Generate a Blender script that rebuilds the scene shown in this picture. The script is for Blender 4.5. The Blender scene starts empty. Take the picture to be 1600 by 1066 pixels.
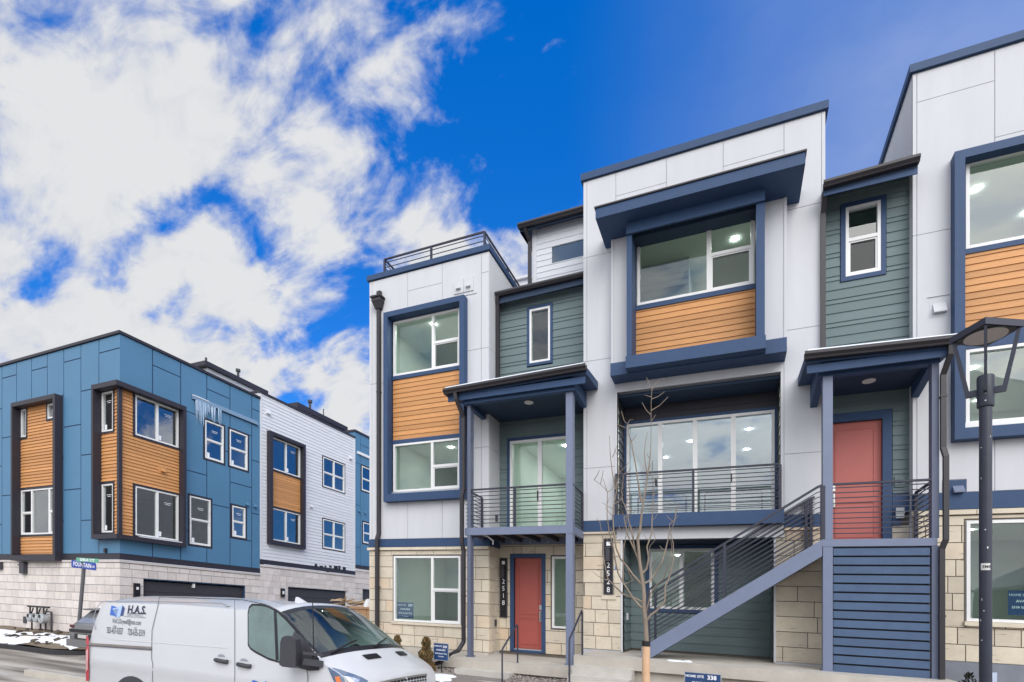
import bpy, bmesh, math, random
from mathutils import Vector, Matrix
R = math.radians
C = bpy.context.scene.collection
scn = bpy.context.scene

# ---------------------------------------------------------------- camera
cam = bpy.data.cameras.new('camera'); camo = bpy.data.objects.new('camera', cam); C.objects.link(camo)
cam.sensor_width = 36.0; cam.lens = 807.0 / 1600.0 * 36.0
cam.shift_y = (969.0 - 533.0) / 1600.0
cam.clip_end = 4000.0; cam.clip_start = 0.05
YAW = math.atan2(345.0, 807.0)
camo.location = (0, 0, 0); camo.rotation_euler = (R(90), 0, YAW)
scn.camera = camo

# ---------------------------------------------------------------- sky, sun, exposure
SUN_EL, SUN_AZ = R(38), R(146)      # azimuth clockwise from +Y: soft light through cloud behind the photographer
EXPOSURE = -0.05
w = bpy.data.worlds.new('World'); scn.world = w; w.use_nodes = True
nt = w.node_tree; N = nt.nodes; Lk = nt.links; N.clear()
def nd(t, **k):
    n = N.new(t)
    for a, b in k.items(): setattr(n, a, b)
    return n
def mth(op, a, b=None, c=None, clamp=False):
    n = nd('ShaderNodeMath', operation=op); n.use_clamp = clamp
    for i, x in enumerate((a, b, c)):
        if x is None: continue
        if isinstance(x, (int, float)): n.inputs[i].default_value = x
        else: Lk.new(x, n.inputs[i])
    return n.outputs[0]
tc = nd('ShaderNodeTexCoord'); DIR = tc.outputs['Generated']
sky = nd('ShaderNodeTexSky', sky_type='NISHITA', sun_disc=False)
sky.sun_elevation = SUN_EL; sky.sun_rotation = SUN_AZ; sky.altitude = 1600; sky.air_density = 1.0; sky.dust_density = 0.4; sky.ozone_density = 3.0
def dotc(v):
    n = nd('ShaderNodeVectorMath', operation='DOT_PRODUCT'); Lk.new(DIR, n.inputs[0]); n.inputs[1].default_value = v; return n.outputs['Value']
sep = nd('ShaderNodeSeparateXYZ'); Lk.new(DIR, sep.inputs[0])
zz = mth('MAXIMUM', mth('ADD', sep.outputs['Z'], 0.55), 0.05)
cmb = nd('ShaderNodeCombineXYZ'); Lk.new(mth('DIVIDE', sep.outputs['X'], zz), cmb.inputs[0]); Lk.new(mth('DIVIDE', sep.outputs['Y'], zz), cmb.inputs[1])
def pixdir(px, py):
    t = (px - 800) / 807.0; d = Vector((-math.sin(YAW) + t*math.cos(YAW), math.cos(YAW) + t*math.sin(YAW), (969 - py)/807.0)); return d.normalized()
nrm = pixdir(440, 0).cross(pixdir(800, 420)).normalized()
if nrm.dot(pixdir(100, 300)) < 0: nrm = -nrm
def mapping(scale, rot=0, loc=(0, 0, 0)):
    m = nd('ShaderNodeMapping'); m.inputs['Scale'].default_value = scale; m.inputs['Rotation'].default_value = (0, 0, rot); m.inputs['Location'].default_value = loc
    Lk.new(cmb.outputs[0], m.inputs[0]); return m.outputs[0]
def noise(vec, sc, det=8, rough=.55, dist=0):
    n = nd('ShaderNodeTexNoise'); n.inputs['Scale'].default_value = sc; n.inputs['Detail'].default_value = det; n.inputs['Roughness'].default_value = rough; n.inputs['Distortion'].default_value = dist
    Lk.new(vec, n.inputs['Vector']); return n.outputs['Fac']
CLROT = R(85)
n1 = noise(mapping((1.0, 1.6, 1), CLROT, (2.2, 8.7, 0)), 6.6, 9, .55, .4)
n2 = noise(mapping((1.0, 1.7, 1), CLROT, (3.1, 1.7, 0)), 17, 6, .6, .6)
n3 = noise(mapping((1, 1, 1), 0, (7, 2, 0)), .9, 5, .5)
side = dotc(tuple(nrm))
reg = mth('MULTIPLY_ADD', side, 2.6, -.09)
reg = mth('MINIMUM', mth('MAXIMUM', reg, -.75), .09)
frt = dotc((math.sin(R(8)), math.cos(R(8)), 0.25))
reg = mth('MAXIMUM', reg, mth('MINIMUM', mth('MULTIPLY_ADD', frt, -2.7, 1.75), .24))
low = mth('MULTIPLY', mth('SUBTRACT', .52, sep.outputs['Z']), .8)
dens = mth('ADD', mth('ADD', mth('MULTIPLY_ADD', n1, 2.6, -1.3), mth('MULTIPLY_ADD', n2, .55, -.275)), mth('ADD', reg, mth('MINIMUM', mth('MAXIMUM', low, -.02), mth('MULTIPLY', mth('MAXIMUM', reg, 0.0), 1.5))))
mr = nd('ShaderNodeMapRange'); mr.interpolation_type = 'SMOOTHSTEP'; mr.inputs['From Min'].default_value = -.22; mr.inputs['From Max'].default_value = .32; Lk.new(dens, mr.inputs['Value'])
# thin veil in the rest of the blue
veil = nd('ShaderNodeMapRange'); veil.inputs['From Min'].default_value = .5; veil.inputs['From Max'].default_value = .8; veil.inputs['To Max'].default_value = .34; Lk.new(n3, veil.inputs['Value'])
vr = nd('ShaderNodeMapRange'); vr.interpolation_type = 'SMOOTHSTEP'; vr.inputs['From Min'].default_value = .90; vr.inputs['From Max'].default_value = 1.0; vr.inputs['To Min'].default_value = .0; Lk.new(dotc(tuple(pixdir(1480, 60))), vr.inputs['Value'])
cov = mth('MAXIMUM', mr.outputs[0], mth('ADD', mth('MULTIPLY', veil.outputs[0], vr.outputs[0]), mth('MULTIPLY', vr.outputs[0], .06)))
hz = nd('ShaderNodeMapRange'); hz.inputs['From Min'].default_value = .02; hz.inputs['From Max'].default_value = .0; Lk.new(sep.outputs['Z'], hz.inputs['Value'])
ramp = nd('ShaderNodeValToRGB'); cr = ramp.color_ramp
cr.elements[0].position = .25; cr.elements[0].color = (.56, .60, .69, 1); cr.elements[1].position = .58; cr.elements[1].color = (.80, .81, .83, 1)
Lk.new(mth('ADD', mth('MULTIPLY', n2, .45), mth('MULTIPLY', n1, .6)), ramp.inputs[0])
# unseen cloud behind the photographer, brightened to light the facades
back = nd('ShaderNodeMapRange'); back.inputs['From Min'].default_value = -.25; back.inputs['From Max'].default_value = .85; back.inputs['To Min'].default_value = 1.0; back.inputs['To Max'].default_value = 2.6
Lk.new(dotc((.62*.9, -.78*.9, .45)), back.inputs['Value'])
cl = nd('ShaderNodeMix', data_type='RGBA', blend_type='MULTIPLY'); cl.inputs[0].default_value = 1; Lk.new(ramp.outputs[0], cl.inputs[6]); Lk.new(back.outputs[0], cl.inputs[7])
gam = nd('ShaderNodeGamma'); gam.inputs[1].default_value = 1.0; Lk.new(sky.outputs[0], gam.inputs[0])
tint = nd('ShaderNodeMix', data_type='RGBA', blend_type='MULTIPLY'); tint.inputs[0].default_value = 1; Lk.new(gam.outputs[0], tint.inputs[6]); tl_ = nd('ShaderNodeMix', data_type='RGBA'); lz = nd('ShaderNodeMapRange'); lz.inputs['From Min'].default_value = .0; lz.inputs['From Max'].default_value = .78; Lk.new(sep.outputs['Z'], lz.inputs['Value']); Lk.new(lz.outputs[0], tl_.inputs[0]); tl_.inputs[6].default_value = (.35, .62, .9, 1); tl_.inputs[7].default_value = (.0, 1.06, 2.2, 1); Lk.new(tl_.outputs[2], tint.inputs[7])
bg1 = nd('ShaderNodeBackground'); bg1.inputs[1].default_value = .15; BGS = 1.25; Lk.new(tint.outputs[2], bg1.inputs[0])
bg2 = nd('ShaderNodeBackground'); bg2.inputs[1].default_value = 1.0; Lk.new(cl.outputs[2], bg2.inputs[0])
mx = nd('ShaderNodeMixShader'); Lk.new(cov, mx.inputs[0]); Lk.new(bg1.outputs[0], mx.inputs[1]); Lk.new(bg2.outputs[0], mx.inputs[2])
out = nd('ShaderNodeOutputWorld'); Lk.new(mx.outputs[0], out.inputs[0])

sun = bpy.data.lights.new('sun', 'SUN'); sun.energy = 2.0; sun.angle = R(45); sun.color = (1, .95, .87)
suno = bpy.data.objects.new('sun', sun); C.objects.link(suno); suno.location = (-10, -20, 40)
sd = Vector((math.sin(SUN_AZ)*math.cos(SUN_EL), math.cos(SUN_AZ)*math.cos(SUN_EL), math.sin(SUN_EL)))
suno.rotation_euler = sd.to_track_quat('Z', 'Y').to_euler()
scn.view_settings.view_transform = 'Standard'; scn.view_settings.look = 'None'; scn.view_settings.gamma = 1.0
scn.view_settings.exposure = EXPOSURE
scn.cycles.max_bounces = 8; scn.cycles.transparent_max_bounces = 16; scn.cycles.caustics_reflective = False; scn.cycles.caustics_refractive = False

# ---------------------------------------------------------------- geometry helpers
GRADE = 0.0457                      # the whole street falls 4.6 % towards +X
def gr(x): return -GRADE * max(-70.0, min(70.0, x))
def sh(p): return Vector((p[0], p[1], p[2] + gr(p[0])))
ORG = {}
class M:
    """collects faces in level street coordinates; build() lays them on the grade"""
    def __init__(s): s.v = []; s.f = []; s.mi = []; s.tone = []; s.cuts = []; s.cm = 0; s.ct = .5
    def cut(s): s.cuts.append(len(s.f))          # the next faces form a piece of their own
    def face(s, pts):
        n = len(s.v); s.v += [tuple(p) for p in pts]; s.f.append(tuple(range(n, n+len(pts)))); s.mi.append(s.cm); s.tone.append(s.ct)
    def hexa(s, p):                 # p: 8 points, 0-3 one side ring, 4-7 the opposite ring
        for q in ((0,1,2,3),(7,6,5,4),(0,4,5,1),(1,5,6,2),(2,6,7,3),(3,7,4,0)): s.face([p[i] for i in q])
    def box(s, x0, x1, y0, y1, z0, z1):
        s.hexa([(x0,y0,z0),(x1,y0,z0),(x1,y1,z0),(x0,y1,z0),(x0,y0,z1),(x1,y0,z1),(x1,y1,z1),(x0,y1,z1)])
    def fbox(s, fr, u0, u1, d0, d1, z0, z1):
        s.hexa([fr(u0,d0,z0),fr(u1,d0,z0),fr(u1,d1,z0),fr(u0,d1,z0),fr(u0,d0,z1),fr(u1,d0,z1),fr(u1,d1,z1),fr(u0,d1,z1)])
    def prism(s, a, b):             # two matching polygons
        n = len(a); s.face(a); s.face(list(reversed(b)))
        for i in range(n): s.face([a[i], b[i], b[(i+1) % n], a[(i+1) % n]])
    def bar(s, p, q, w, h=None, up=(0,0,1)):
        p = Vector(p); q = Vector(q); h = h or w; d = (q-p).normalized(); up = Vector(up)
        if abs(d.dot(up)) > .98: up = Vector((0,1,0))
        a = d.cross(up).normalized() * (w/2); b = a.cross(d).normalized() * (h/2)
        r = [(-1,-1),(1,-1),(1,1),(-1,1)]
        s.hexa([p+a*i+b*j for i, j in r] + [q+a*i+b*j for i, j in r])
    def tube(s, pts, r, n=8, caps=True):
        pts = [Vector(p) for p in pts]; k = len(pts); rr = r if isinstance(r, (list, tuple)) else [r]*k; rings = []
        nrm_ = None
        for i, p in enumerate(pts):
            d = (pts[min(i+1, k-1)] - pts[max(i-1, 0)]).normalized()
            if nrm_ is None:
                nrm_ = d.cross(Vector((.31, .12, .9) if abs(d.z) < .9 else (1, 0, 0))).normalized()
            else: nrm_ = (nrm_ - d*nrm_.dot(d)).normalized()
            b = d.cross(nrm_)
            rings.append([p + nrm_*(rr[i]*math.cos(2*math.pi*j/n)) + b*(rr[i]*math.sin(2*math.pi*j/n)) for j in range(n)])
        for i in range(k-1):
            for j in range(n): s.face([rings[i][j], rings[i][(j+1) % n], rings[i+1][(j+1) % n], rings[i+1][j]])
        if caps: s.face(list(reversed(rings[0]))); s.face(rings[-1])
    def pipe(s, pts, w, h):         # rectangular pipe along a path with mitred joints
        pts = [Vector(p) for p in pts]; k = len(pts); rings = []
        for i, p in enumerate(pts):
            d = ((pts[min(i+1,k-1)]-pts[i]).normalized() + (pts[i]-pts[max(i-1,0)]).normalized()).normalized()
            up = Vector((0,1,0)) if abs(d.z) > .5 else Vector((0,0,1))
            a = d.cross(up).normalized()*(w/2); b = a.cross(d).normalized()*(h/2)
            rings.append([p-a-b, p+a-b, p+a+b, p-a+b])
        for i in range(k-1):
            for j in range(4): s.face([rings[i][j], rings[i][(j+1)%4], rings[i+1][(j+1)%4], rings[i+1][j]])
        s.face(list(reversed(rings[0]))); s.face(rings[-1])
    def disc(s, c, r, n=16, ax='z'):
        s.face([(c[0]+r*math.cos(2*math.pi*i/n), c[1]+(r*math.sin(2*math.pi*i/n) if ax == 'z' else 0), c[2]+(r*math.sin(2*math.pi*i/n) if ax == 'y' else 0)) for i in range(n)])
    def cyl(s, p, q, r, n=16): s.tube([p, q], r, n)

def tagit(o, label=None, cat=None, group=None, kind=None):
    if label: o['label'] = label
    if cat: o['category'] = cat
    if group: o['group'] = group
    if kind: o['kind'] = kind
    return o
def thing(name, label, cat, base, group=None):
    o = bpy.data.objects.new(name, None); o.empty_display_size = .2; C.objects.link(o); p = sh(base); o.location = p; ORG[o.name] = p
    return tagit(o, label, cat, group)
def build(name, m, mats, parent=None, base=None, weld=False, smooth=False, bevel=0, label=None, level=False):
    if m.cuts:
        ed = sorted(set([0] + m.cuts + [len(m.f)])); first = None
        for a, b in zip(ed[:-1], ed[1:]):
            q = M(); ids = sorted({i for f in m.f[a:b] for i in f}); mp_ = {i: k for k, i in enumerate(ids)}
            q.v = [m.v[i] for i in ids]; q.f = [tuple(mp_[i] for i in f) for f in m.f[a:b]]; q.mi = m.mi[a:b]; q.tone = m.tone[a:b]
            o = build(name, q, mats, parent, base, weld, smooth, bevel, label, level); first = first or o
        return first
    org = ORG[parent.name] if parent else (sh(base) if base else Vector((0,0,0)))
    f = (lambda p: Vector(p)) if level else sh
    me = bpy.data.meshes.new(name); me.from_pydata([f(p) - org for p in m.v], [], m.f)
    mats = mats if isinstance(mats, (list, tuple)) else [mats]
    for x in mats: me.materials.append(x)
    me.polygons.foreach_set('material_index', m.mi)
    at = me.attributes.new('tone', 'FLOAT', 'FACE'); at.data.foreach_set('value', m.tone)
    bm = bmesh.new(); bm.from_mesh(me)
    if weld: bmesh.ops.remove_doubles(bm, verts=bm.verts, dist=.0005)
    bmesh.ops.recalc_face_normals(bm, faces=bm.faces)
    if smooth:
        for e in bm.faces: e.smooth = True
        for e in bm.edges:
            if len(e.link_faces) == 2 and e.calc_face_angle(0) > R(smooth if smooth > 1 else 38): e.smooth = False
    bm.to_mesh(me); bm.free()
    o = bpy.data.objects.new(name, me); C.objects.link(o)
    if parent: o.parent = parent
    else: o.location = org
    ORG[o.name] = org
    if bevel:
        b = o.modifiers.new('bevel', 'BEVEL'); b.width = bevel; b.segments = 2; b.limit_method = 'ANGLE'
    if label: o['label'] = label
    return o

def FR(y): return lambda u, d, z: (u, y + d, z)          # wall facing the photographer's street
def RT(x): return lambda u, d, z: (x - d, u, z)          # wall facing right (+X)
def LT(x): return lambda u, d, z: (x + d, u, z)          # wall facing left

def subtract(rect, holes):
    out = [rect]
    for h in holes:
        nxt = []
        for (a, b, c, d) in out:
            x0, x1, y0, y1 = max(a, h[0]), min(b, h[1]), max(c, h[2]), min(d, h[3])
            if x0 >= x1 - 1e-6 or y0 >= y1 - 1e-6: nxt.append((a, b, c, d)); continue
            if c < y0 - 1e-6: nxt.append((a, b, c, y0))
            if y1 < d - 1e-6: nxt.append((a, b, y1, d))
            if a < x0 - 1e-6: nxt.append((a, x0, y0, y1))
            if x1 < b - 1e-6: nxt.append((x1, b, y0, y1))
        out = nxt
    return out
def wallq(m, fr, u0, u1, z0, z1, holes=(), d=0.0, depth=.2):
    for (a, b, c, e) in subtract((u0, u1, z0, z1), holes): m.face([fr(a,d,c), fr(b,d,c), fr(b,d,e), fr(a,d,e)])
    for (a, b, c, e) in holes:
        m.face([fr(a,d,c), fr(a,d+depth,c), fr(a,d+depth,e), fr(a,d,e)]); m.face([fr(b,d,c), fr(b,d+depth,c), fr(b,d+depth,e), fr(b,d,e)])
        m.face([fr(a,d,c), fr(b,d,c), fr(b,d+depth,c), fr(a,d+depth,c)]); m.face([fr(a,d,e), fr(b,d,e), fr(b,d+depth,e), fr(a,d+depth,e)])
def panels(m, fr, u0, u1, z0, z1, us, zs, holes=(), gap=.010, d0=-.012, d1=-.001):
    """flat boards with open joints; us: vertical joints, zs(i): horizontal joints of column i"""
    ed = [u0 - gap/2] + sorted(us) + [u1 + gap/2]
    for i in range(len(ed) - 1):
        a, b = ed[i] + gap/2, ed[i+1] - gap/2
        q = [z0 - gap/2] + sorted(z for z in zs(i) if z0 < z < z1) + [z1 + gap/2]
        for j in range(len(q) - 1):
            for (p0, p1, r0, r1) in subtract((a, b, q[j] + gap/2, q[j+1] - gap/2), holes): m.fbox(fr, p0, p1, d0, d1, r0, r1)
def siding(m, fr, u0, u1, z0, z1, holes=(), hs=(.19,), d=0.0, t=.016):
    z = z0; i = 0; rng = random.Random(int(abs(u0*97 + z0*31)*10))
    while z < z1 - .005:
        h = hs[i % len(hs)]; i += 1; e = min(z1, z + h); m.ct = rng.random()
        for (a, b, c, g) in subtract((u0, u1, z, e), holes):
            f0 = (c - z)/h; f1 = (g - z)/h; da = d - t*(1 - f0) - .002; db = d - t*(1 - f1) - .002
            m.face([fr(a,da,c), fr(b,da,c), fr(b,db,g), fr(a,db,g)])
            if f0 < .01: m.face([fr(a,da,c), fr(b,da,c), fr(b,d,c), fr(a,d,c)])
        z = e
def stone(m, fr, u0, u1, z0, z1, holes=(), course=.3125, zref=0.0, seed=1, long=(.5, .95), short=(.22, .42), proud=.008, joint=.015):
    rng = random.Random(seed); z = zref
    while z > z0: z -= course
    while z + course <= z0 + 1e-4: z += course
    k = 0
    while z < z1 - .01:
        a0, a1 = max(z, z0), min(z + course, z1); u = u0 - rng.random()*.3; k += 1
        while u < u1:
            L = rng.uniform(*long) if rng.random() < .6 else rng.uniform(*short)
            if u1 - (u + L) < .12: L = u1 - u
            b0, b1 = max(u, u0), min(u + L, u1); u += L
            if b1 - b0 < .03: continue
            m.ct = rng.random(); pr = rng.uniform(.3, 1)*proud
            for (p0, p1, r0, r1) in subtract((b0 + joint/2 if b0 > u0 else b0, b1 - joint/2 if b1 < u1 else b1, a0 + joint/2, a1 - joint/2), holes):
                if p1 - p0 < .012 or r1 - r0 < .012: continue
                m.fbox(fr, p0, p1, -.012 - pr, .0, r0, r1)
        z += course
def glyphs(m, txt, size, fr, u, z, d, align='CENTER', sx=1.0, bold=0.0, spacing=1.0, shear=0.0, ext=.0015):
    m.cut(); cu = bpy.data.curves.new('lettering', 'FONT'); cu.body = txt; cu.size = size; cu.align_x = align; cu.align_y = 'CENTER'
    cu.offset = bold; cu.space_character = spacing; cu.shear = shear; cu.resolution_u = 2
    ob = bpy.data.objects.new('lettering', cu); C.objects.link(ob)
    dg = bpy.context.evaluated_depsgraph_get(); me = ob.evaluated_get(dg).to_mesh()
    vs = [v.co.copy() for v in me.vertices]
    for p in me.polygons:
        m.face([fr(u + vs[i].x*sx, d, z + vs[i].y) for i in p.vertices])
    ob.evaluated_get(dg).to_mesh_clear(); bpy.data.objects.remove(ob); bpy.data.curves.remove(cu)

# ---------------------------------------------------------------- materials
def mat(name, col, rough=.6, var=.05, vs=3.0, bump=0.0, bs=60.0, metal=0.0, spec=.4, tone=0.0, streak=0.0, stretch=(1,1,1)):
    m = bpy.data.materials.new(name); m.use_nodes = True; t = m.node_tree; b = t.nodes['Principled BSDF']
    b.inputs['Roughness'].default_value = rough; b.inputs['Metallic'].default_value = metal; b.inputs['Specular IOR Level'].default_value = spec
    g = t.nodes.new('ShaderNodeTexCoord'); mp = t.nodes.new('ShaderNodeMapping'); mp.inputs['Scale'].default_value = stretch; t.links.new(g.outputs['Object'], mp.inputs[0])
    n = t.nodes.new('ShaderNodeTexNoise'); n.inputs['Scale'].default_value = vs; n.inputs['Detail'].default_value = 7; n.inputs['Roughness'].default_value = .65; t.links.new(mp.outputs[0], n.inputs['Vector'])
    r = t.nodes.new('ShaderNodeMapRange'); r.inputs['From Min'].default_value = .25; r.inputs['From Max'].default_value = .75; r.inputs['To Min'].default_value = 1 - var; r.inputs['To Max'].default_value = 1 + var; t.links.new(n.outputs['Fac'], r.inputs['Value'])
    val = r.outputs[0]
    if tone:
        a = t.nodes.new('ShaderNodeAttribute'); a.attribute_name = 'tone'
        q = t.nodes.new('ShaderNodeMapRange'); q.inputs['To Min'].default_value = 1 - tone; q.inputs['To Max'].default_value = 1 + tone; t.links.new(a.outputs['Fac'], q.inputs['Value'])
        k = t.nodes.new('ShaderNodeMath'); k.operation = 'MULTIPLY'; t.links.new(val, k.inputs[0]); t.links.new(q.outputs[0], k.inputs[1]); val = k.outputs[0]
    x = t.nodes.new('ShaderNodeMix'); x.data_type = 'RGBA'; x.blend_type = 'MULTIPLY'; x.inputs[0].default_value = 1; x.inputs[6].default_value = (*col, 1); t.links.new(val, x.inputs[7])
    t.links.new(x.outputs[2], b.inputs['Base Color'])
    if bump:
        n2_ = t.nodes.new('ShaderNodeTexNoise'); n2_.inputs['Scale'].default_value = bs; n2_.inputs['Detail'].default_value = 4; t.links.new(mp.outputs[0], n2_.inputs['Vector'])
        bp = t.nodes.new('ShaderNodeBump'); bp.inputs['Strength'].default_value = bump; bp.inputs['Distance'].default_value = .01; t.links.new(n2_.outputs['Fac'], bp.inputs['Height']); t.links.new(bp.outputs[0], b.inputs['Normal'])
    return m
def stone_mat(name, c0, c1, c2, vein):
    m = mat(name, (1,1,1), .85, .10, 4.0, .35, 40.0); t = m.node_tree; b = t.nodes['Principled BSDF']
    mixn = [x for x in t.nodes if x.type == 'MIX'][0]
    a = t.nodes.new('ShaderNodeAttribute'); a.attribute_name = 'tone'; rp = t.nodes.new('ShaderNodeValToRGB'); e = rp.color_ramp
    e.elements[0].color = (*c0, 1); e.elements[1].color = (*c2, 1); k = e.elements.new(.55); k.color = (*c1, 1); k2 = e.elements.new(.85); k2.color = (*c1, 1)
    t.links.new(a.outputs['Fac'], rp.inputs[0])
    g = t.nodes.new('ShaderNodeTexCoord'); mp = t.nodes.new('ShaderNodeMapping'); mp.inputs['Scale'].default_value = (1.7, 1.7, 17); t.links.new(g.outputs['Object'], mp.inputs[0])
    n = t.nodes.new('ShaderNodeTexNoise'); n.inputs['Scale'].default_value = 1.6; n.inputs['Detail'].default_value = 3; n.inputs['Distortion'].default_value = .6; t.links.new(mp.outputs[0], n.inputs['Vector'])
    q = t.nodes.new('ShaderNodeMapRange'); q.inputs['From Min'].default_value = .64; q.inputs['From Max'].default_value = .74; q.inputs['To Max'].default_value = vein; t.links.new(n.outputs['Fac'], q.inputs['Value'])
    x = t.nodes.new('ShaderNodeMix'); x.data_type = 'RGBA'; t.links.new(q.outputs[0], x.inputs[0]); t.links.new(rp.outputs[0], x.inputs[6]); x.inputs[7].default_value = (.17, .13, .10, 1)
    t.links.new(x.outputs[2], mixn.inputs[6])
    return m
def emis(name, col, st):
    m = bpy.data.materials.new(name); m.use_nodes = True; b = m.node_tree.nodes['Principled BSDF']; b.inputs['Emission Color'].default_value = (*col, 1); b.inputs['Emission Strength'].default_value = st; b.inputs['Base Color'].default_value = (.8,.8,.8,1); return m
def glass_mat(name, tintc, f0=.05, f1=.9, rough=.005):
    m = bpy.data.materials.new(name); m.use_nodes = True; t = m.node_tree; t.nodes.clear()
    o = t.nodes.new('ShaderNodeOutputMaterial'); mxs = t.nodes.new('ShaderNodeMixShader'); tr = t.nodes.new('ShaderNodeBsdfTransparent'); gl = t.nodes.new('ShaderNodeBsdfGlossy')
    tr.inputs[0].default_value = (*tintc, 1); gl.inputs['Roughness'].default_value = rough; gl.inputs['Color'].default_value = (.95, .98, 1, 1)
    lw = t.nodes.new('ShaderNodeLayerWeight'); lw.inputs[0].default_value = .5
    pw = t.nodes.new('ShaderNodeMath'); pw.operation = 'POWER'; t.links.new(lw.outputs['Facing'], pw.inputs[0]); pw.inputs[1].default_value = 4.0
    mr_ = t.nodes.new('ShaderNodeMapRange'); mr_.inputs['To Min'].default_value = f0; mr_.inputs['To Max'].default_value = f1; t.links.new(pw.outputs[0], mr_.inputs['Value'])
    # slow waviness of float glass
    g = t.nodes.new('ShaderNodeTexCoord'); n = t.nodes.new('ShaderNodeTexNoise'); n.inputs['Scale'].default_value = 1.3; n.inputs['Detail'].default_value = 1; t.links.new(g.outputs['Object'], n.inputs['Vector'])
    bp = t.nodes.new('ShaderNodeBump'); bp.inputs['Strength'].default_value = .04; bp.inputs['Distance'].default_value = .05; t.links.new(n.outputs['Fac'], bp.inputs['Height']); t.links.new(bp.outputs[0], gl.inputs['Normal'])
    t.links.new(mr_.outputs[0], mxs.inputs[0]); t.links.new(tr.outputs[0], mxs.inputs[1]); t.links.new(gl.outputs[0], mxs.inputs[2]); t.links.new(mxs.outputs[0], o.inputs[0]); return m
def screen_mat():
    m = bpy.data.materials.new('insect screen mesh'); m.use_nodes = True; t = m.node_tree; t.nodes.clear()
    o = t.nodes.new('ShaderNodeOutputMaterial'); x = t.nodes.new('ShaderNodeMixShader'); x.inputs[0].default_value = .5
    a = t.nodes.new('ShaderNodeBsdfTransparent'); b = t.nodes.new('ShaderNodeBsdfDiffuse'); b.inputs[0].default_value = (.05,.05,.055,1)
    t.links.new(a.outputs[0], x.inputs[1]); t.links.new(b.outputs[0], x.inputs[2]); t.links.new(x.outputs[0], o.inputs[0]); return m
W_PANEL = mat('white fibre cement', (.575,.582,.605), .75, .055, 1.3, .06, 90, stretch=(1.4,1.4,.28))
W_SIDE = mat('white lap siding', (.64,.655,.69), .7, .03, 2, tone=.03)
W_VINYL = mat('white vinyl', (.76,.76,.75), .4, .02)
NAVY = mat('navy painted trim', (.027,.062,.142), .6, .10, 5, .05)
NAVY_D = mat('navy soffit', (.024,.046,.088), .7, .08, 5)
GREEN = mat('grey green lap siding', (.145,.195,.20), .7, .05, 3, .08, 50, tone=.06, stretch=(1,1,6))
CEDAR = mat('cedar coloured siding', (.545,.265,.10), .6, .22, 3.0, .15, 40, tone=.14, stretch=(1.2,1.2,22))
SHADE_SIDING = mat('shadow darkened siding', (.035,.035,.045), .6, .1, 3, tone=.1)  # dark siding, with the recess shadow put into its near black colour
BRONZE = mat('dark bronze gutter', (.024,.021,.025), .45, .1, 6, spec=.5)
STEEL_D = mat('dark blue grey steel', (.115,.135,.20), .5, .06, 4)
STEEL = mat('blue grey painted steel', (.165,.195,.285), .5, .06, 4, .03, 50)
RAILM = mat('dark railing metal', (.030,.032,.052), .45, .06, 8)
REDD = mat('brick red door paint', (.37,.085,.068), .5, .05, 3)
REDP = mat('faded coral door paint', (.48,.135,.115), .5, .05, 3)
STONE = stone_mat('tan split stone', (.54,.475,.38), (.65,.575,.455), (.65,.51,.37), .75)
STONE_L = stone_mat('pale pinkish block', (.56,.51,.48), (.66,.60,.56), (.70,.65,.62), .06)
MORTAR = mat('mortar joint', (.15,.13,.11), .95, .2, 20)
CONC = mat('weathered concrete', (.47,.435,.38), .9, .16, 2.2, .3, 30, stretch=(1,1,.6))
CONC_W = mat('pale concrete step', (.50,.475,.43), .9, .12, 3, .2, 40)
BLUE_L = mat('mid blue panel', (.078,.195,.325), .55, .06, .8, .04, 60)
BLUE_J = mat('blue reveal joint', (.02,.055,.12), .7, .05)
DARKT = mat('near black trim', (.028,.025,.036), .5, .12, 5)
GAR = mat('dark garage door', (.045,.043,.050), .55, .08, 4)
BLACK = mat('black plate', (.012,.012,.016), .4, .1)
PLAST = mat('grey black plastic', (.05,.05,.06), .55, .12, 10, .1, 200)
WHITE_L = mat('white lettering', (.85,.86,.88), .5, .01)
SIGNB = mat('navy sign face', (.02,.055,.16), .4, .05)
GLASS = glass_mat('clear window glass', (.68,.82,.79), .075, .95)
GLASS_D = glass_mat('dim window glass', (.72,.80,.82), .27, .95)
GLASS_B = glass_mat('sky tinted glass', (.40,.50,.66), .20, .95)  # blue tint stands in for the sky mirrored in the sliding doors
SCREEN = screen_mat()
ROOMW = mat('interior wall paint', (.66,.74,.70), .9, .03)
ROOMF = mat('interior floor board', (.64,.60,.53), .6, .1)
JOINT = mat('grey caulked joint', (.47,.48,.51), .8, .05)
STUD = mat('unfinished timber framing', (.52,.42,.32), .9, .2, 3)
LAMP = emis('lit recessed lamp', (1, .95, .88), 520)
STEELP = mat('galvanised pole', (.11,.11,.12), .5, .15, 10)
SNOW = mat('old snow', (.74,.77,.82), .8, .06, 3, .5, 14)
CHROME = mat('satin nickel', (.55,.54,.52), .3, .05, metal=.9)
ALU = mat('galvanised grey', (.40,.42,.44), .45, .1, 8, metal=.3)
WOODF = mat('raw plywood', (.40,.24,.13), .8, .2, 3, stretch=(1,1,5))
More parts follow.
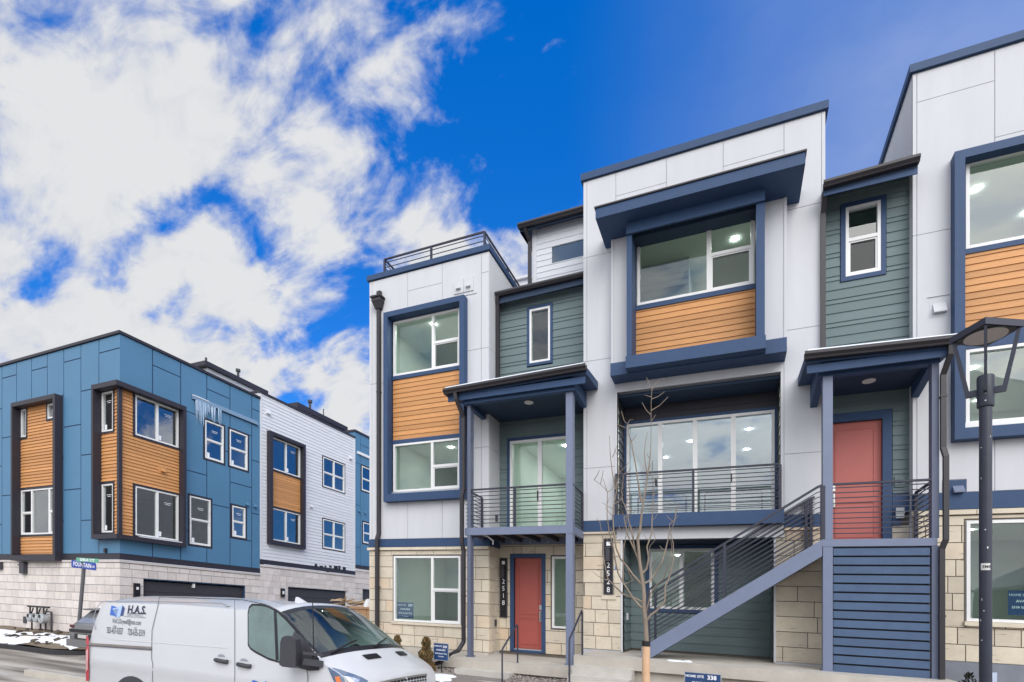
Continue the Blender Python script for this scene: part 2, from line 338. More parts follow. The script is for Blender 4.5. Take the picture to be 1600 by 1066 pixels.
# ---------------------------------------------------------------- building parts
def window(parent, fr, u0, u1, z0, z1, d=0.0, mulls=(), splits=None, fw=.055, trim=None, tw=.09, screens=(), glass=None, name='window', mw=.075, label=None, sticker=False):
    splits = splits or {}; m = M(); q = M(); s = M()
    A, B = d - .025, d + .07
    m.fbox(fr, u0, u0+fw, A, B, z0, z1); m.fbox(fr, u1-fw, u1, A, B, z0, z1); m.fbox(fr, u0+fw, u1-fw, A, B, z1-fw, z1); m.fbox(fr, u0+fw, u1-fw, A, B, z0, z0+fw)
    ed = [u0 + fw] + list(mulls) + [u1 - fw]
    for k in mulls: m.fbox(fr, k-mw/2, k+mw/2, A+.004, B-.004, z0+fw, z1-fw)
    for i in range(len(ed) - 1):
        a = ed[i] + (mw/2 if i else 0); b = ed[i+1] - (mw/2 if i < len(ed)-2 else 0); zs = [z0+fw] + [k for k in splits.get(i, [])] + [z1-fw]
        for k in splits.get(i, []): m.fbox(fr, a, b, A+.002, B-.006, k-.033, k+.033)
        for j in range(len(zs) - 1):
            c = zs[j] + (.033 if j else 0); e = zs[j+1] - (.033 if j < len(zs)-2 else 0)
            if len(zs) > 2 and j == 0:          # moving sash
                for bx in ((a, a+.03, c, e), (b-.03, b, c, e), (a+.03, b-.03, e-.03, e), (a+.03, b-.03, c, c+.03)): m.fbox(fr, bx[0], bx[1], A+.02, B-.01, bx[2], bx[3])
            q.face([fr(a, d+.03, c), fr(b, d+.03, c), fr(b, d+.03, e), fr(a, d+.03, e)])
            if (i, j) in screens: s.face([fr(a+.02, d+.008, c+.02), fr(b-.02, d+.008, c+.02), fr(b-.02, d+.008, e-.02), fr(a+.02, d+.008, e-.02)])
    o = build(name, m, W_VINYL, parent, label=label)
    build('pane', q, glass or GLASS, o)
    if s.f: build('insect_screen', s, SCREEN, o)
    if trim:
        t = M(); T0, T1 = d - .03, d + .02
        t.fbox(fr, u0-tw, u0, T0, T1, z0-tw, z1+tw); t.fbox(fr, u1, u1+tw, T0, T1, z0-tw, z1+tw); t.fbox(fr, u0, u1, T0, T1, z1, z1+tw); t.fbox(fr, u0, u1, T0, T1, z0-tw, z0)
        build('trim', t, trim, o)
    if sticker:
        t = M(); uc = (ed[-2]*.45 + ed[-1]*.55); zc = z0 + (z1 - z0)*.78
        t.fbox(fr, uc-.14, uc+.14, d+.020, d+.026, zc-.008, zc+.008); t.fbox(fr, uc-.10, uc+.10, d+.020, d+.026, zc-.07, zc-.055)
        t.cut(); t.fbox(fr, ed[-2]+.06, ed[-2]+.17, d+.020, d+.026, z0+fw+.04, z0+fw+.22); build('window_sticker', t, WHITE_L, o)
    return o
def room(parent, x0, x1, y0, y1, z0, z1, open_=('y-',), lamps=(), wm=None, fm=None):
    m = M(); P = lambda i, j, k: ((x0, x1)[i], (y0, y1)[j], (z0, z1)[k])
    F = {'x-': [(0,0,0),(0,1,0),(0,1,1),(0,0,1)], 'x+': [(1,0,0),(1,1,0),(1,1,1),(1,0,1)], 'y-': [(0,0,0),(1,0,0),(1,0,1),(0,0,1)], 'y+': [(0,1,0),(1,1,0),(1,1,1),(0,1,1)], 'z+': [(0,0,1),(1,0,1),(1,1,1),(0,1,1)], 'z-': [(0,0,0),(1,0,0),(1,1,0),(0,1,0)]}
    for k, v in F.items():
        if k in open_: continue
        m.cm = 1 if k == 'z-' else 0; m.face([P(*p) for p in v])
    o = build('interior_room', m, [wm or ROOMW, fm or ROOMF], parent)
    for (x, y) in lamps:
        l = M(); l.disc((x, y, z1 - .012), .055); build('ceiling_light', l, LAMP, o)
    return o
def railing(parent, path, h=.95, nb=10, posts=(), name='railing', pw=.05, low=.06, mtl=None):
    m = M()
    for a, b in zip(path[:-1], path[1:]):
        a = Vector(a); b = Vector(b); up = Vector((0,0,1))
        m.bar(a + up*h, b + up*h, .045, .035)
        for k in range(nb):
            z = low + (h - low)*(k + .5)/(nb + .2) ; m.bar(a + up*z, b + up*z, .016)
    for p in posts: p = Vector(p); m.bar(p, p + Vector((0,0,h - .018)), pw, pw, up=(0,1,0))
    return build(name, m, mtl or RAILM, parent)
def downspout(parent, pts, w=.1, h=.075, mtl=None, bands=()):
    m = M(); m.pipe(pts, w, h)
    for (x, y, z) in bands: m.box(x-w/2-.008, x+w/2+.008, y-h/2-.006, y+h/2+.03, z, z+.03)
    return build('downspout', m, mtl or BRONZE, parent)
def gutter(parent, x0, x1, y, zl, zr, hgt=.13, dep=.13, drop=0):
    """open K-style gutter along X, profile facing the street"""
    m = M(); pr = [(0,0), (-.02,-.03), (-.02,-.06), (.02,-.10), (.03,-hgt), (dep,-hgt), (dep,0), (dep-.012,0), (dep-.012,-hgt+.012), (.04,-hgt+.012), (.012,-.01)]
    m.prism([(x0, y + a, zl + b) for a, b in pr], [(x1, y + a, zr + b) for a, b in pr])
    return build('gutter', m, BRONZE, parent)
def canopy(parent, gx0, gx1, gy, zl, zr, bx0, bx1, by, bz0, bz1, wally, backz, ceil, light, spx0, spx1, recy):
    gutter(parent, gx0, gx1, gy, zl, zr)
    m = M(); zt = max(zl, zr)
    # roof deck with fascia, rising to the wall
    m.hexa([(gx0+.03, gy+.135, zl-.16), (gx1-.03, gy+.135, zr-.16), (gx1-.03, wally-.003, zt-.06), (gx0+.03, wally-.003, zt-.06), (gx0+.03, gy+.135, zl-.005), (gx1-.03, gy+.135, zr-.005), (gx1-.03, wally-.003, zt+.12), (gx0+.03, wally-.003, zt+.12)])
    m.box(gx0+.05, gx1-.05, gy+.155, gy+.19, min(zl,zr)-.27, min(zl,zr)-.13)      # lower fascia step
    m.hexa([(spx0, wally-.003, zt-.06), (spx1, wally-.003, zt-.06), (spx1, recy, zt), (spx0, recy, zt), (spx0, wally-.003, zt+.12), (spx1, wally-.003, zt+.12), (spx1, recy, zt+.18), (spx0, recy, zt+.18)])
    c = build('canopy', m, NAVY, parent)
    t = M(); t.hexa([(gx0+.05, gy+.02, zl+.004), (gx1-.05, gy+.02, zr+.004), (gx1-.05, gy+.30, zr+.03), (gx0+.05, gy+.30, zl+.03), (gx0+.05, gy+.03, zl+.035), (gx1-.05, gy+.03, zr+.03), (gx1-.05, gy+.30, zr+.075), (gx0+.05, gy+.30, zl+.07)]); build('snow_line', t, SNOW, c)
    b = M(); b.box(bx0, bx1, by, by+.14, bz0, bz1)
    for s0, s1 in ((bx0, bx0+.12), (bx1-.12, bx1)):
        b.hexa([(s0, by+.14, bz0), (s1, by+.14, bz0), (s1, wally-.004, bz0+backz), (s0, wally-.004, bz0+backz), (s0, by+.14, bz1), (s1, by+.14, bz1), (s1, wally-.004, bz1+.1), (s0, wally-.004, bz1+.1)])
    build('canopy_beam', b, NAVY, c)
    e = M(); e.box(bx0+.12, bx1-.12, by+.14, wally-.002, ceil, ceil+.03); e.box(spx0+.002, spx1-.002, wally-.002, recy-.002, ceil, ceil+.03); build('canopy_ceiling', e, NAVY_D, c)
    l = M(); l.tube([(light[0], light[1], ceil-.012), (light[0], light[1], ceil+.002)], .11, 20); build('downlight', l, mat('frosted lens', (.75,.72,.68), .5), c)
    return c
def plate(parent, fr, u0, u1, z0, z1, digits, d):
    m = M(); m.fbox(fr, u0, u1, d-.03, d, z0, z1); p = build('number_plate', m, BLACK, parent)
    f = M(); f.fbox(fr, u0-.02, u0, d-.036, d, z0-.02, z1+.02); f.fbox(fr, u1, u1+.02, d-.036, d, z0-.02, z1+.02); f.fbox(fr, u0, u1, d-.036, d, z1, z1+.02); f.fbox(fr, u0, u1, d-.036, d, z0-.02, z0); build('plate_edge', f, PLAST, p)
    uc = (u0 + u1)/2; l = M(); l.fbox(fr, uc-.045, uc+.045, d-.12, d-.03, z1-.52, z1-.20); l.fbox(fr, uc-.06, uc+.06, d-.13, d-.03, z1-.22, z1-.19); build('plate_lamp', l, PLAST, p)
    s = M(); s.fbox(fr, uc-.045, uc+.045, d-.034, d-.03, z1-.15, z1-.06); build('plate_sticker', s, WHITE_L, p)
    g = M(); n = len(digits)
    for i, ch in enumerate(digits): glyphs(g, ch, .18, fr, uc, z1-.61 - i*.19, d-.034, sx=.92)
    build('house_number', g, WHITE_L, p)
    return p
def handrail(parent, x, pts):
    m = M(); m.tube([(x, y, z) for y, z in pts], .019, 8); return build('handrail', m, RAILM, parent, weld=True, smooth=60)
def vent_hood(m, fr, u, z, w=.2, h=.16, dd=.1):
    m.fbox(fr, u-w/2-.05, u+w/2+.05, -.016, -.004, z-h/2-.06, z+h/2+.06)
    m.prism([fr(u-w/2, -.016, z+h/2), fr(u-w/2, -dd, z-h/2+.03), fr(u-w/2, -dd, z-h/2), fr(u-w/2, -.016, z-h/2)], [fr(u+w/2, -.016, z+h/2), fr(u+w/2, -dd, z-h/2+.03), fr(u+w/2, -dd, z-h/2), fr(u+w/2, -.016, z-h/2)])
def surround(parent, fr, u0, u1, z0, z1, d0, d1, wl, wr, wt, wb, mtl, name='window_surround'):
    m = M(); m.fbox(fr, u0, u0+wl, d0, d1, z0, z1); m.fbox(fr, u1-wr, u1, d0, d1, z0, z1); m.fbox(fr, u0+wl, u1-wr, d0, d1, z1-wt, z1); m.fbox(fr, u0+wl, u1-wr, d0, d1, z0, z0+wb)
    return build(name, m, mtl, parent, bevel=.006)
def shell(parent, x0, x1, y0, y1, z0, z1, mtl, skip=('y-',)):
    m = M(); P = lambda i, j, k: ((x0, x1)[i], (y0, y1)[j], (z0, z1)[k])
    F = {'x-': [(0,0,0),(0,1,0),(0,1,1),(0,0,1)], 'x+': [(1,0,0),(1,1,0),(1,1,1),(1,0,1)], 'y-': [(0,0,0),(1,0,0),(1,0,1),(0,0,1)], 'y+': [(0,1,0),(1,1,0),(1,1,1),(0,1,1)], 'z+': [(0,0,1),(1,0,1),(1,1,1),(0,1,1)]}
    for k, v in F.items():
        if k not in skip: m.face([P(*p) for p in v])
    return build('outer_wall', m, mtl, parent)
def door(parent, fr, u0, u1, z0, z1, d, mtl, casing, cw=.1, top=.1, handle_u=None, sill=True, mid=.36):
    m = M(); m.fbox(fr, u0, u1, d, d+.05, z0, z1); t = .11
    zs = [z0+.12, z0 + (z1-z0)*mid, z1 - .13]
    for a, b in ((zs[0], zs[1]-.05), (zs[1]+.05, zs[2])):
        for (p, q, r, s) in ((u0+t, u1-t, a, a+.02), (u0+t, u1-t, b-.02, b), (u0+t, u0+t+.02, a+.02, b-.02), (u1-t-.02, u1-t, a+.02, b-.02)): m.fbox(fr, p, q, d-.012, d-.001, r, s)
    o = build('front_door', m, mtl, parent, bevel=.004)
    c = M(); c.fbox(fr, u0-cw, u0, d-.09, d+.02, z0-.08, z1+top); c.fbox(fr, u1, u1+cw, d-.09, d+.02, z0-.08, z1+top); c.fbox(fr, u0, u1, d-.09, d+.02, z1, z1+top)
    if sill: c.fbox(fr, u0, u1, d-.07, d+.02, z0-.10, z0-.03)
    build('casing', c, casing, o)
    th = M(); th.fbox(fr, u0, u1, d-.06, d+.03, z0-.03, z0); build('threshold', th, ALU, o)
    if handle_u is not None:
        h = M(); zc = z0 + (z1 - z0)*.42; h.fbox(fr, handle_u-.03, handle_u+.03, d-.02, d, zc+.04, zc+.16); h.fbox(fr, handle_u-.025, handle_u+.025, d-.02, d, zc-.28, zc+.0); h.bar(fr(handle_u, -.06+d, zc-.02), fr(handle_u, -.06+d, zc-.24), .02); h.fbox(fr, handle_u-.01, handle_u+.01, d-.06, d, zc-.03, zc-.01); h.fbox(fr, handle_u-.01, handle_u+.01, d-.06, d, zc-.25, zc-.23); build('handle', h, CHROME, o)
    return o

# ================================================================ TOWNHOUSE 2518
F12 = FR(12.0)
A = thing('townhouse', 'white townhouse numbered 2518 with a roof railing and a balcony over its red door', 'townhouse', (-6.5, 12, -1.16), 'row of white townhouses')
holeA = [(-8.72, -6.60, -.42, 1.39)]; holeU = [(-8.79, -6.53, 3.05, 8.0)]
m = M(); wallq(m, F12, -9.56, -5.778, -1.3, 9.25, holeA + holeU, .02); m.cm = 0; build('front_wall', m, JOINT, A)
m = M(); wallq(m, F12, -9.55, -5.79, -1.10, 1.56, [(-8.73, -6.59, -.43, 1.40)], .001, .0005); build('mortar_bed', m, MORTAR, A)
m = M(); stone(m, F12, -9.56, -5.778, -1.10, 1.545, [(-8.76, -6.56, -.5, 1.43)], zref=-1.10, seed=4)
stone(m, RT(-5.778), 12.0, 12.65, -1.10, 1.76, [], zref=-1.10, seed=9, long=(.3,.45))
for a, b in ((-9.6, -8.1), (-8.09, -7.0), (-6.99, -5.76)): m.box(a, b, 11.93, 12.0, 1.555, 1.63)
for a, b in ((-8.78, -7.7), (-7.69, -6.53)): m.box(a, b, 11.94, 12.0, -.50, -.43)
build('stone_base', m, STONE, A)
m = M(); m.box(-9.58, -5.76, 11.965, 12.0, 1.645, 1.86); m.box(-5.776, -5.74, 12.0, 12.62, 1.645, 1.86); build('belt_band', m, NAVY, A)
m = M(); panels(m, F12, -9.56, -5.778, 1.875, 9.22, [-9.47, -8.26, -7.16, -5.99], lambda i: [6.30, 8.71] if i in (0, 2) else ([8.71, 6.76, 4.2] if i == 4 else [6.76, 4.2] if i == 3 else [6.30]), holeU)
panels(m, RT(-5.778), 12.0, 14.6, 1.875, 9.22, [12.09], lambda i: [4.2, 6.76])
build('wall_panels', m, W_PANEL, A)
m = M(); wallq(m, RT(-5.778), 12.0, 18, -1.3, 9.25, (), .003); build('side_wall', m, W_PANEL, A)
shell(A, -9.56, -5.79, 12.03, 24, -1.6, 9.2, W_PANEL, ('y-', 'x+'))
m = M(); m.box(-9.62, -5.73, 11.94, 12.25, 9.25, 9.39); m.box(-6.0, -5.73, 12.25, 18, 9.25, 9.39); m.box(-9.62, -9.35, 12.25, 18, 9.25, 9.39); build('parapet_cap', m, NAVY, A)
railing(A, [(-9.12, 13.9, 9.39), (-9.12, 12.1, 9.39), (-5.95, 12.1, 9.39), (-5.95, 14.6, 9.39)], .46, 3, [(-9.12, 12.1, 9.39), (-7.57, 12.1, 9.39), (-5.95, 12.1, 9.39), (-5.95, 13.6, 9.39), (-9.12, 13.9, 9.39)], 'roof_railing', low=.02)
surround(A, F12, -8.93, -6.39, 2.88, 8.13, -.21, .05, .14, .14, .14, .21, NAVY)
window(A, F12, -8.77, -6.64, 6.44, 7.96, .05, [-7.475], {1: [7.17]}, screens=[(1, 0)])
window(A, F12, -8.77, -6.64, 3.19, 4.53, .05, [-7.50], {1: [3.83]}, screens=[(1, 0)])
m = M(); m.box(-8.79, -6.53, 12.02, 12.06, 6.34, 6.44); m.cut(); m.box(-8.79, -6.53, 12.02, 12.06, 4.53, 4.64); build('window_band', m, NAVY, A)
m = M(); m.box(-8.79, -6.53, 11.99, 12.04, 3.09, 3.185); build('window_sill', m, ALU, A)
m = M(); siding(m, F12, -8.79, -6.53, 4.64, 6.34, (), (.131,), .06); build('cedar_panel', m, CEDAR, A)
window(A, F12, -8.72, -6.60, -.42, 1.39, 0, [-7.465], {1: [.49]}, screens=[(1, 0)])
room(A, -9.4, -5.95, 12.1, 17, 5.3, 8.3, lamps=[(-8.05, 13.0), (-6.9, 13.6), (-7.2, 15.5)])
room(A, -9.4, -5.95, 12.1, 17, 2.1, 5.0, lamps=[(-8.05, 14.0), (-6.9, 15)])
room(A, -9.4, -5.95, 12.1, 16, -1.1, 1.75, lamps=[(-7.6, 14.2)])
m = M()
for u, z in ((-6.64, 8.50), (-6.35, 8.50)):
    m.cut(); m.box(u-.14, u+.14, 11.965, 11.985, z-.19, z+.17); vent_hood(m, F12, u, z-.05, .13, .09, .10)
m.box(-6.86, -6.12, 11.972, 11.986, 8.22, 8.25); build('dryer_vent', m, W_PANEL, A)
downspout(A, [(-9.19, 11.93, 8.35), (-9.19, 11.93, 2.02), (-9.19, 11.86, 1.86), (-9.19, 11.86, -1.15), (-9.06, 11.7, -1.3)], .10, .08, bands=[(-9.19, 11.93, 6.0), (-9.19, 11.86, .5)])
m = M(); m.hexa([(-9.28,11.87,8.35),(-9.10,11.87,8.35),(-9.10,11.985,8.35),(-9.28,11.985,8.35),(-9.33,11.80,8.52),(-9.05,11.80,8.52),(-9.05,11.985,8.52),(-9.33,11.985,8.52)]); m.box(-9.34,-9.04,11.79,11.985,8.525,8.62); m.box(-9.37,-9.01,11.76,11.985,8.625,8.67); m.box(-9.25,-9.12,11.9,11.985,8.675,8.86); build('conductor_head', m, BRONZE, A)
# recess with the door and the balcony
F1 = FR(12.65)
hr = [(-4.90, -4.33, 6.50, 7.91), (-5.46, -3.80, 1.98, 4.51), (-5.345, -4.565, -.99, 1.41), (-4.28, -3.70, -.40, 1.44)]
m = M(); wallq(m, F1, -5.778, -3.2, -1.3, 8.3, hr, .02); build('recess_wall', m, MORTAR, A)
m = M(); siding(m, F1, -5.778, -3.27, 5.2, 8.3, [(-4.97, -4.26, 6.4, 8.0)], (.19, .19, .09), 0); siding(m, F1, -5.778, -3.27, 1.9, 5.2, [(-5.54, -3.72, 1.9, 4.6)], (.19, .19, .09), 0); build('green_siding', m, GREEN, A)
m = M(); stone(m, F1, -5.77, -3.27, -1.08, 1.76, [(-5.45, -4.46, -1.2, 1.52), (-4.32, -3.66, -.44, 1.48)], zref=-1.10, seed=12); build('recess_stone', m, STONE, A)
window(A, F1, -4.90, -4.33, 6.50, 7.91, 0, trim=NAVY, tw=.07)
s_ = window(A, F1, -5.46, -3.80, 2.0, 4.51, 0, [-4.615], {}, fw=.07, mw=.11, trim=NAVY, tw=.08, name='sliding_door')
m = M(); m.bar(F1(-4.66, -.05, 2.9), F1(-4.66, -.05, 3.15), .03); build('handle', m, BLACK, s_)
window(A, F1, -4.28, -3.70, -.40, 1.44, 0)
door(A, F1, -5.345, -4.565, -.99, 1.41, .06, REDD, NAVY, .11, .1, -4.62)
room(A, -5.75, -3.3, 12.75, 17, 5.3, 8.28, lamps=[(-4.5, 14)]); room(A, -5.75, -3.3, 12.75, 18, 1.95, 4.9, lamps=[(-4.5, 14.5), (-4.5, 16), (-4.2, 17.5)]); room(A, -5.75, -3.3, 12.75, 16, -1.05, 1.75, lamps=[(-4, 14)])
gutter(A, -5.74, -3.275, 12.28, 8.35, 8.375, .11, .11)
m = M(); m.hexa([(-5.775,12.39,8.08),(-3.272,12.39,8.13),(-3.272,12.655,8.26),(-5.775,12.655,8.26),(-5.775,12.39,8.33),(-3.272,12.39,8.36),(-3.272,14,8.5),(-5.775,14,8.5)]); build('recess_roof', m, NAVY_D, A)
downspout(A, [(-5.68, 12.34, 8.26), (-5.71, 12.40, 8.05), (-5.71, 12.40, 5.5)], .09, .09)
# penthouse stair box on the roof
P13 = FR(13.5)
m = M(); siding(m, P13, -5.13, -1.0, 8.3, 10.72, [(-4.574, -2.6, 9.6, 10.05)], (.16,), 0, .012); siding(m, LT(-5.13), 13.5, 18, 8.3, 10.72, (), (.16,), 0, .012)
m.box(-5.15, -5.02, 13.47, 13.5, 8.3, 10.7); build('penthouse_wall', m, W_SIDE, A)
m = M(); m.box(-5.1, -1, 13.52, 18, 8, 10.7); build('penthouse_core', m, W_SIDE, A)
w_ = M(); w_.face([P13(-4.574, .012, 9.6), P13(-2.6, .012, 9.6), P13(-2.6, .012, 10.05), P13(-4.574, .012, 10.05)]); build('penthouse_window', w_, mat('grey reflecting glass', (.09,.115,.13), .05, spec=.9), A)
m = M(); m.hexa([(-5.43,13.25,10.50),(-1,13.25,10.50),(-1,13.56,10.72),(-5.43,13.56,10.72),(-5.43,13.25,10.64),(-1,13.25,10.64),(-1,18,10.95),(-5.43,18,10.95)]); build('penthouse_roof', m, NAVY_D, A)
gutter(A, -5.45, -1.0, 13.12, 10.67, 10.67, .12, .12)
downspout(A, [(-5.26, 13.2, 10.56), (-5.2, 13.42, 10.3), (-5.2, 13.42, 8.4)], .09, .08)
m = M(); m.box(-7.3, -6.6, 17, 17.4, 9, 11.75); m.box(-7.4, -6.5, 16.9, 17.5, 11.755, 11.85); build('roof_hatch', m, W_PANEL, A)
# canopy, balcony, posts
canopy(A, -6.40, -2.89, 10.75, 5.27, 5.36, -5.98, -3.20, 11.0, 4.93, 5.16, 12.0, -.02, 5.04, (-4.52, 11.6), -5.775, -3.272, 12.65)
m = M(); m.box(-5.98, -3.265, 11.07, 11.16, 1.785, 1.96); m.box(-5.98, -5.90, 11.16, 11.985, 1.785, 1.96); m.box(-3.345, -3.265, 11.16, 11.985, 1.785, 1.96); m.box(-5.76, -3.29, 12.55, 12.63, 1.76, 1.96)
b_ = build('balcony', m, STEEL, A)
m = M()
for k in range(5): x = -5.6 + k*.5; m.cut(); m.box(x-.03, x+.03, 11.16, 12.55, 1.80, 1.915)
build('joist', m, RAILM, b_); m = M(); m.box(-5.90, -3.345, 11.16, 12.55, 1.92, 1.955); build('deck_board', m, mat('brown deck board', (.22,.18,.14), .8, .15), b_)
m = M()
for k in range(5): m.cut(); m.cyl((-5.35 + k*.5, 12.54, 1.80), (-5.35 + k*.5, 12.552, 1.80), .02, 8)
build('bolt', m, CHROME, b_)
m = M(); m.tube([(-5.55, 11.2, 1.80), (-5.5, 11.35, 1.79), (-5.42, 11.5, 1.70), (-5.45, 11.55, 1.62)], .02, 6); build('loose_cable', m, W_VINYL, b_)
rl = railing(A, [(-5.95, 11.95, 1.96), (-5.95, 11.10, 1.96), (-3.29, 11.10, 1.96), (-3.29, 11.95, 1.96)], .92, 9, [(-5.95, 11.95, 1.96), (-4.68, 11.10, 1.96), (-3.29, 11.95, 1.96)], 'balcony_railing')
for x in (-5.87, -3.35):
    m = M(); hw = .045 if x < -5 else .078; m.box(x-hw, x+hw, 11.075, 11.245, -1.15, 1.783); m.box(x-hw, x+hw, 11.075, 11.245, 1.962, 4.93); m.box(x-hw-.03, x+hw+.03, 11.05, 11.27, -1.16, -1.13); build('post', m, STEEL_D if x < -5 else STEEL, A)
downspout(A, [(-6.1, 10.82, 5.16), (-6.08, 10.84, 5.0), (-5.99, 11.03, 4.62), (-5.99, 11.03, 2.9), (-6.02, 11.0, 2.7), (-6.02, 11.0, 1.6), (-5.99, 11.03, 1.4), (-5.99, 11.03, -.80), (-6.03, 10.85, -1.00), (-6.12, 10.52, -1.10), (-6.22, 10.38, -1.25), (-6.45, 10.36, -1.345), (-7.2, 10.36, -1.37)], .085, .075, BRONZE, bands=[(-5.99, 11.03, 3.6), (-5.99, 11.03, .3)])
plate(A, F1, -5.72, -5.55, -.17, 1.38, '2518', -.02)
m = M(); m.fbox(RT(-5.776), 12.3, 12.38, -.05, -.02, -.42, -.25); m.cut(); m.fbox(RT(-5.776), 12.36, 12.46, -.04, -.012, 2.35, 2.52); build('outlet_box', m, PLAST, A)
m = M(); m.box(-6.38, -3.02, 10.45, 12.66, -1.37, -1.16); m.box(-9.6, -5.78, 11.96, 12.3, -1.7, -1.11); m.box(-6.3, -3.06, 10.56, 12.0, -1.9, -1.372); build('porch_slab', m, CONC, A, bevel=.012)
m = M()
for k, z in enumerate((-1.35, -1.52, -1.69, -1.86)): m.box(-5.75, -4.42, 10.15 - .3*k, 10.449 - .3*k, z-.5, z)
build('concrete_steps', m, CONC_W, A, bevel=.01)
handrail(A, -4.42, [(10.66, -1.16), (10.66, -.34), (10.62, -.31), (9.84, -.80), (9.82, -.84), (9.82, -1.86)])
s_ = M(); s_.box(-8.65, -8.11, 12.045, 12.05, -.33, .11); sg = build('window_sign', s_, SIGNB, A, label='navy HOME SITE 339 AVAILABLE sign behind the ground floor window')
g = M(); fs = FR(12.043)
glyphs(g, 'HOME SITE', .06, fs, -8.50, .03, 0); glyphs(g, '339', .10, fs, -8.21, .03, 0, bold=.002); glyphs(g, 'AVAILABLE', .066, fs, -8.38, -.08, 0, bold=.001); glyphs(g, '2518 Gardner Way', .056, fs, -8.38, -.19, 0, bold=.001); glyphs(g, 'Townhomes', .04, fs, -8.38, -.275, 0); build('lettering', g, WHITE_L, sg)

# ================================================================ TOWNHOUSE 2528
B = thing('townhouse', 'tall white townhouse numbered 2528 with a deep navy window hood and outside stairs', 'townhouse', (-.8, 12, -.86), 'row of white townhouses')
hU = (-2.02, .42, 5.9, 8.7); hT = (-2.47, .91, 2.29, 5.17); hL = (-2.34, .78, -.9, 1.75)
m = M(); wallq(m, F12, -3.272, 1.705, -1.0, 10.3, [hU, hT, hL], .003, .1); build('front_wall', m, JOINT, B)
m = M(); m.face([F12(u, .001, z) for u, z in ((-3.27,-.82),(-2.39,-.82),(-2.39,1.9),(-3.27,1.9))]); m.cut(); m.face([F12(u, .001, z) for u, z in ((.83,-.82),(1.70,-.82),(1.70,1.9),(.83,1.9))]); build('mortar_bed', m, MORTAR, B)
m = M(); stone(m, F12, -3.272, -2.385, -.82, 1.89, (), zref=-.82, seed=21); m.box(-3.29, -2.5, 11.94, 12.0, 1.89, 1.94); m.cut(); stone(m, F12, .825, 1.70, -.82, 1.89, (), zref=-.82, seed=23); m.box(.97, 1.71, 11.94, 12.0, 1.89, 1.94)
build('stone_base', m, STONE, B)
m = M(); m.box(-3.272, -2.535, 11.965, 12.0, 1.95, 2.2); m.cut(); m.box(.955, 1.71, 11.965, 12.0, 1.95, 2.2); build('belt_band', m, NAVY, B)
zj = lambda i: {0: [3.46, 6.0, 8.47], 1: [3.46, 6.0, 8.47], 2: [9.735], 3: [], 4: [9.735], 5: [3.46, 6.0, 8.47], 6: [3.46, 6.0, 8.47]}[i]
m = M(); panels(m, F12, -3.272, 1.705, 2.215, 10.27, [-3.19, -2.50, -1.365, -.19, .97, 1.64], zj, [(-2.53, .97, 2.2, 2.31), hU, (hT[0]-.05, hT[1]+.05, 2.2, hT[3]+.05)]); build('wall_panels', m, W_PANEL, B)
m = M(); m.box(-2.52, -2.47, 11.975, 12.12, 2.3, 5.22); m.box(.91, .96, 11.975, 12.12, 2.3, 5.22); m.box(-2.47, .91, 11.975, 12.12, 5.17, 5.22)
m.box(-2.385, -2.34, 11.97, 12.12, -.84, 1.745); m.box(.78, .825, 11.97, 12.12, -.84, 1.745); m.box(-2.472, .958, 11.95, 12.12, 1.75, 2.02); build('opening_trim', m, W_PANEL, B)
m = M(); wallq(m, LT(-3.272), 12.0, 26, -1.2, 10.3, (), .0); wallq(m, RT(1.705), 12.0, 26, -1.2, 10.3, (), 0.0); m.face([(-3.272,12,10.3),(1.705,12,10.3),(1.705,26,10.3),(-3.272,26,10.3)]); m.face([(-3.272,26,-1.2),(1.705,26,-1.2),(1.705,26,10.3),(-3.272,26,10.3)]); build('side_wall', m, W_PANEL, B)
m = M(); m.box(-3.33, 1.76, 11.94, 12.25, 10.3, 10.46); m.box(1.5, 1.76, 12.25, 26, 10.3, 10.46); m.box(-3.33, -3.05, 12.25, 26, 10.3, 10.46); build('parapet_cap', m, NAVY, B)
# hooded bay window
m = M(); m.box(-2.735, 1.245, 11.0, 11.985, 8.57, 8.785); build('hood', m, NAVY, B, bevel=.008)
m = M(); m.box(-2.76, 1.27, 10.975, 11.985, 8.79, 8.82); build('hood_flashing', m, BRONZE, B)
m = M(); m.box(-2.14, .585, 11.35, 11.40, 8.33, 8.565); m.box(-2.14, -2.03, 11.40, 11.985, 5.66, 8.565); m.box(.43, .585, 11.40, 11.985, 5.66, 8.565); m.box(-2.03, .43, 11.40, 11.985, 8.52, 8.565); build('window_surround', m, NAVY, B, bevel=.006)
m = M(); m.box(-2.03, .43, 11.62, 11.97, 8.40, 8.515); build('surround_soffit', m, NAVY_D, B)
m = M(); m.box(-2.557, -2.142, 11.75, 11.985, 5.66, 8.567); m.cut(); m.box(.587, 1.002, 11.75, 11.985, 5.66, 8.567); build('pilaster', m, W_PANEL, B)
m = M(); m.box(-2.555, -2.5, 11.735, 11.75, 5.66, 8.567); m.cut(); m.box(.95, 1.002, 11.735, 11.75, 5.66, 8.567); build('pilaster_trim', m, W_PANEL, B)
m = M(); m.box(-2.53, .985, 11.54, 11.985, 5.37, 5.65); m.box(-2.15, .60, 11.32, 11.538, 5.39, 5.65); build('bay_sill', m, NAVY, B, bevel=.008)
window(B, F12, -2.0, .40, 7.07, 8.62, -.04, [-.475], {1: [7.865]}, screens=[(1, 0)], mw=.09)
m = M(); m.box(-2.03, .43, 11.93, 11.985, 6.965, 7.065); build('window_band', m, NAVY, B)
m = M(); siding(m, F12, -2.03, .43, 5.66, 6.965, (), (.127,), -.03); build('cedar_panel', m, CEDAR, B)
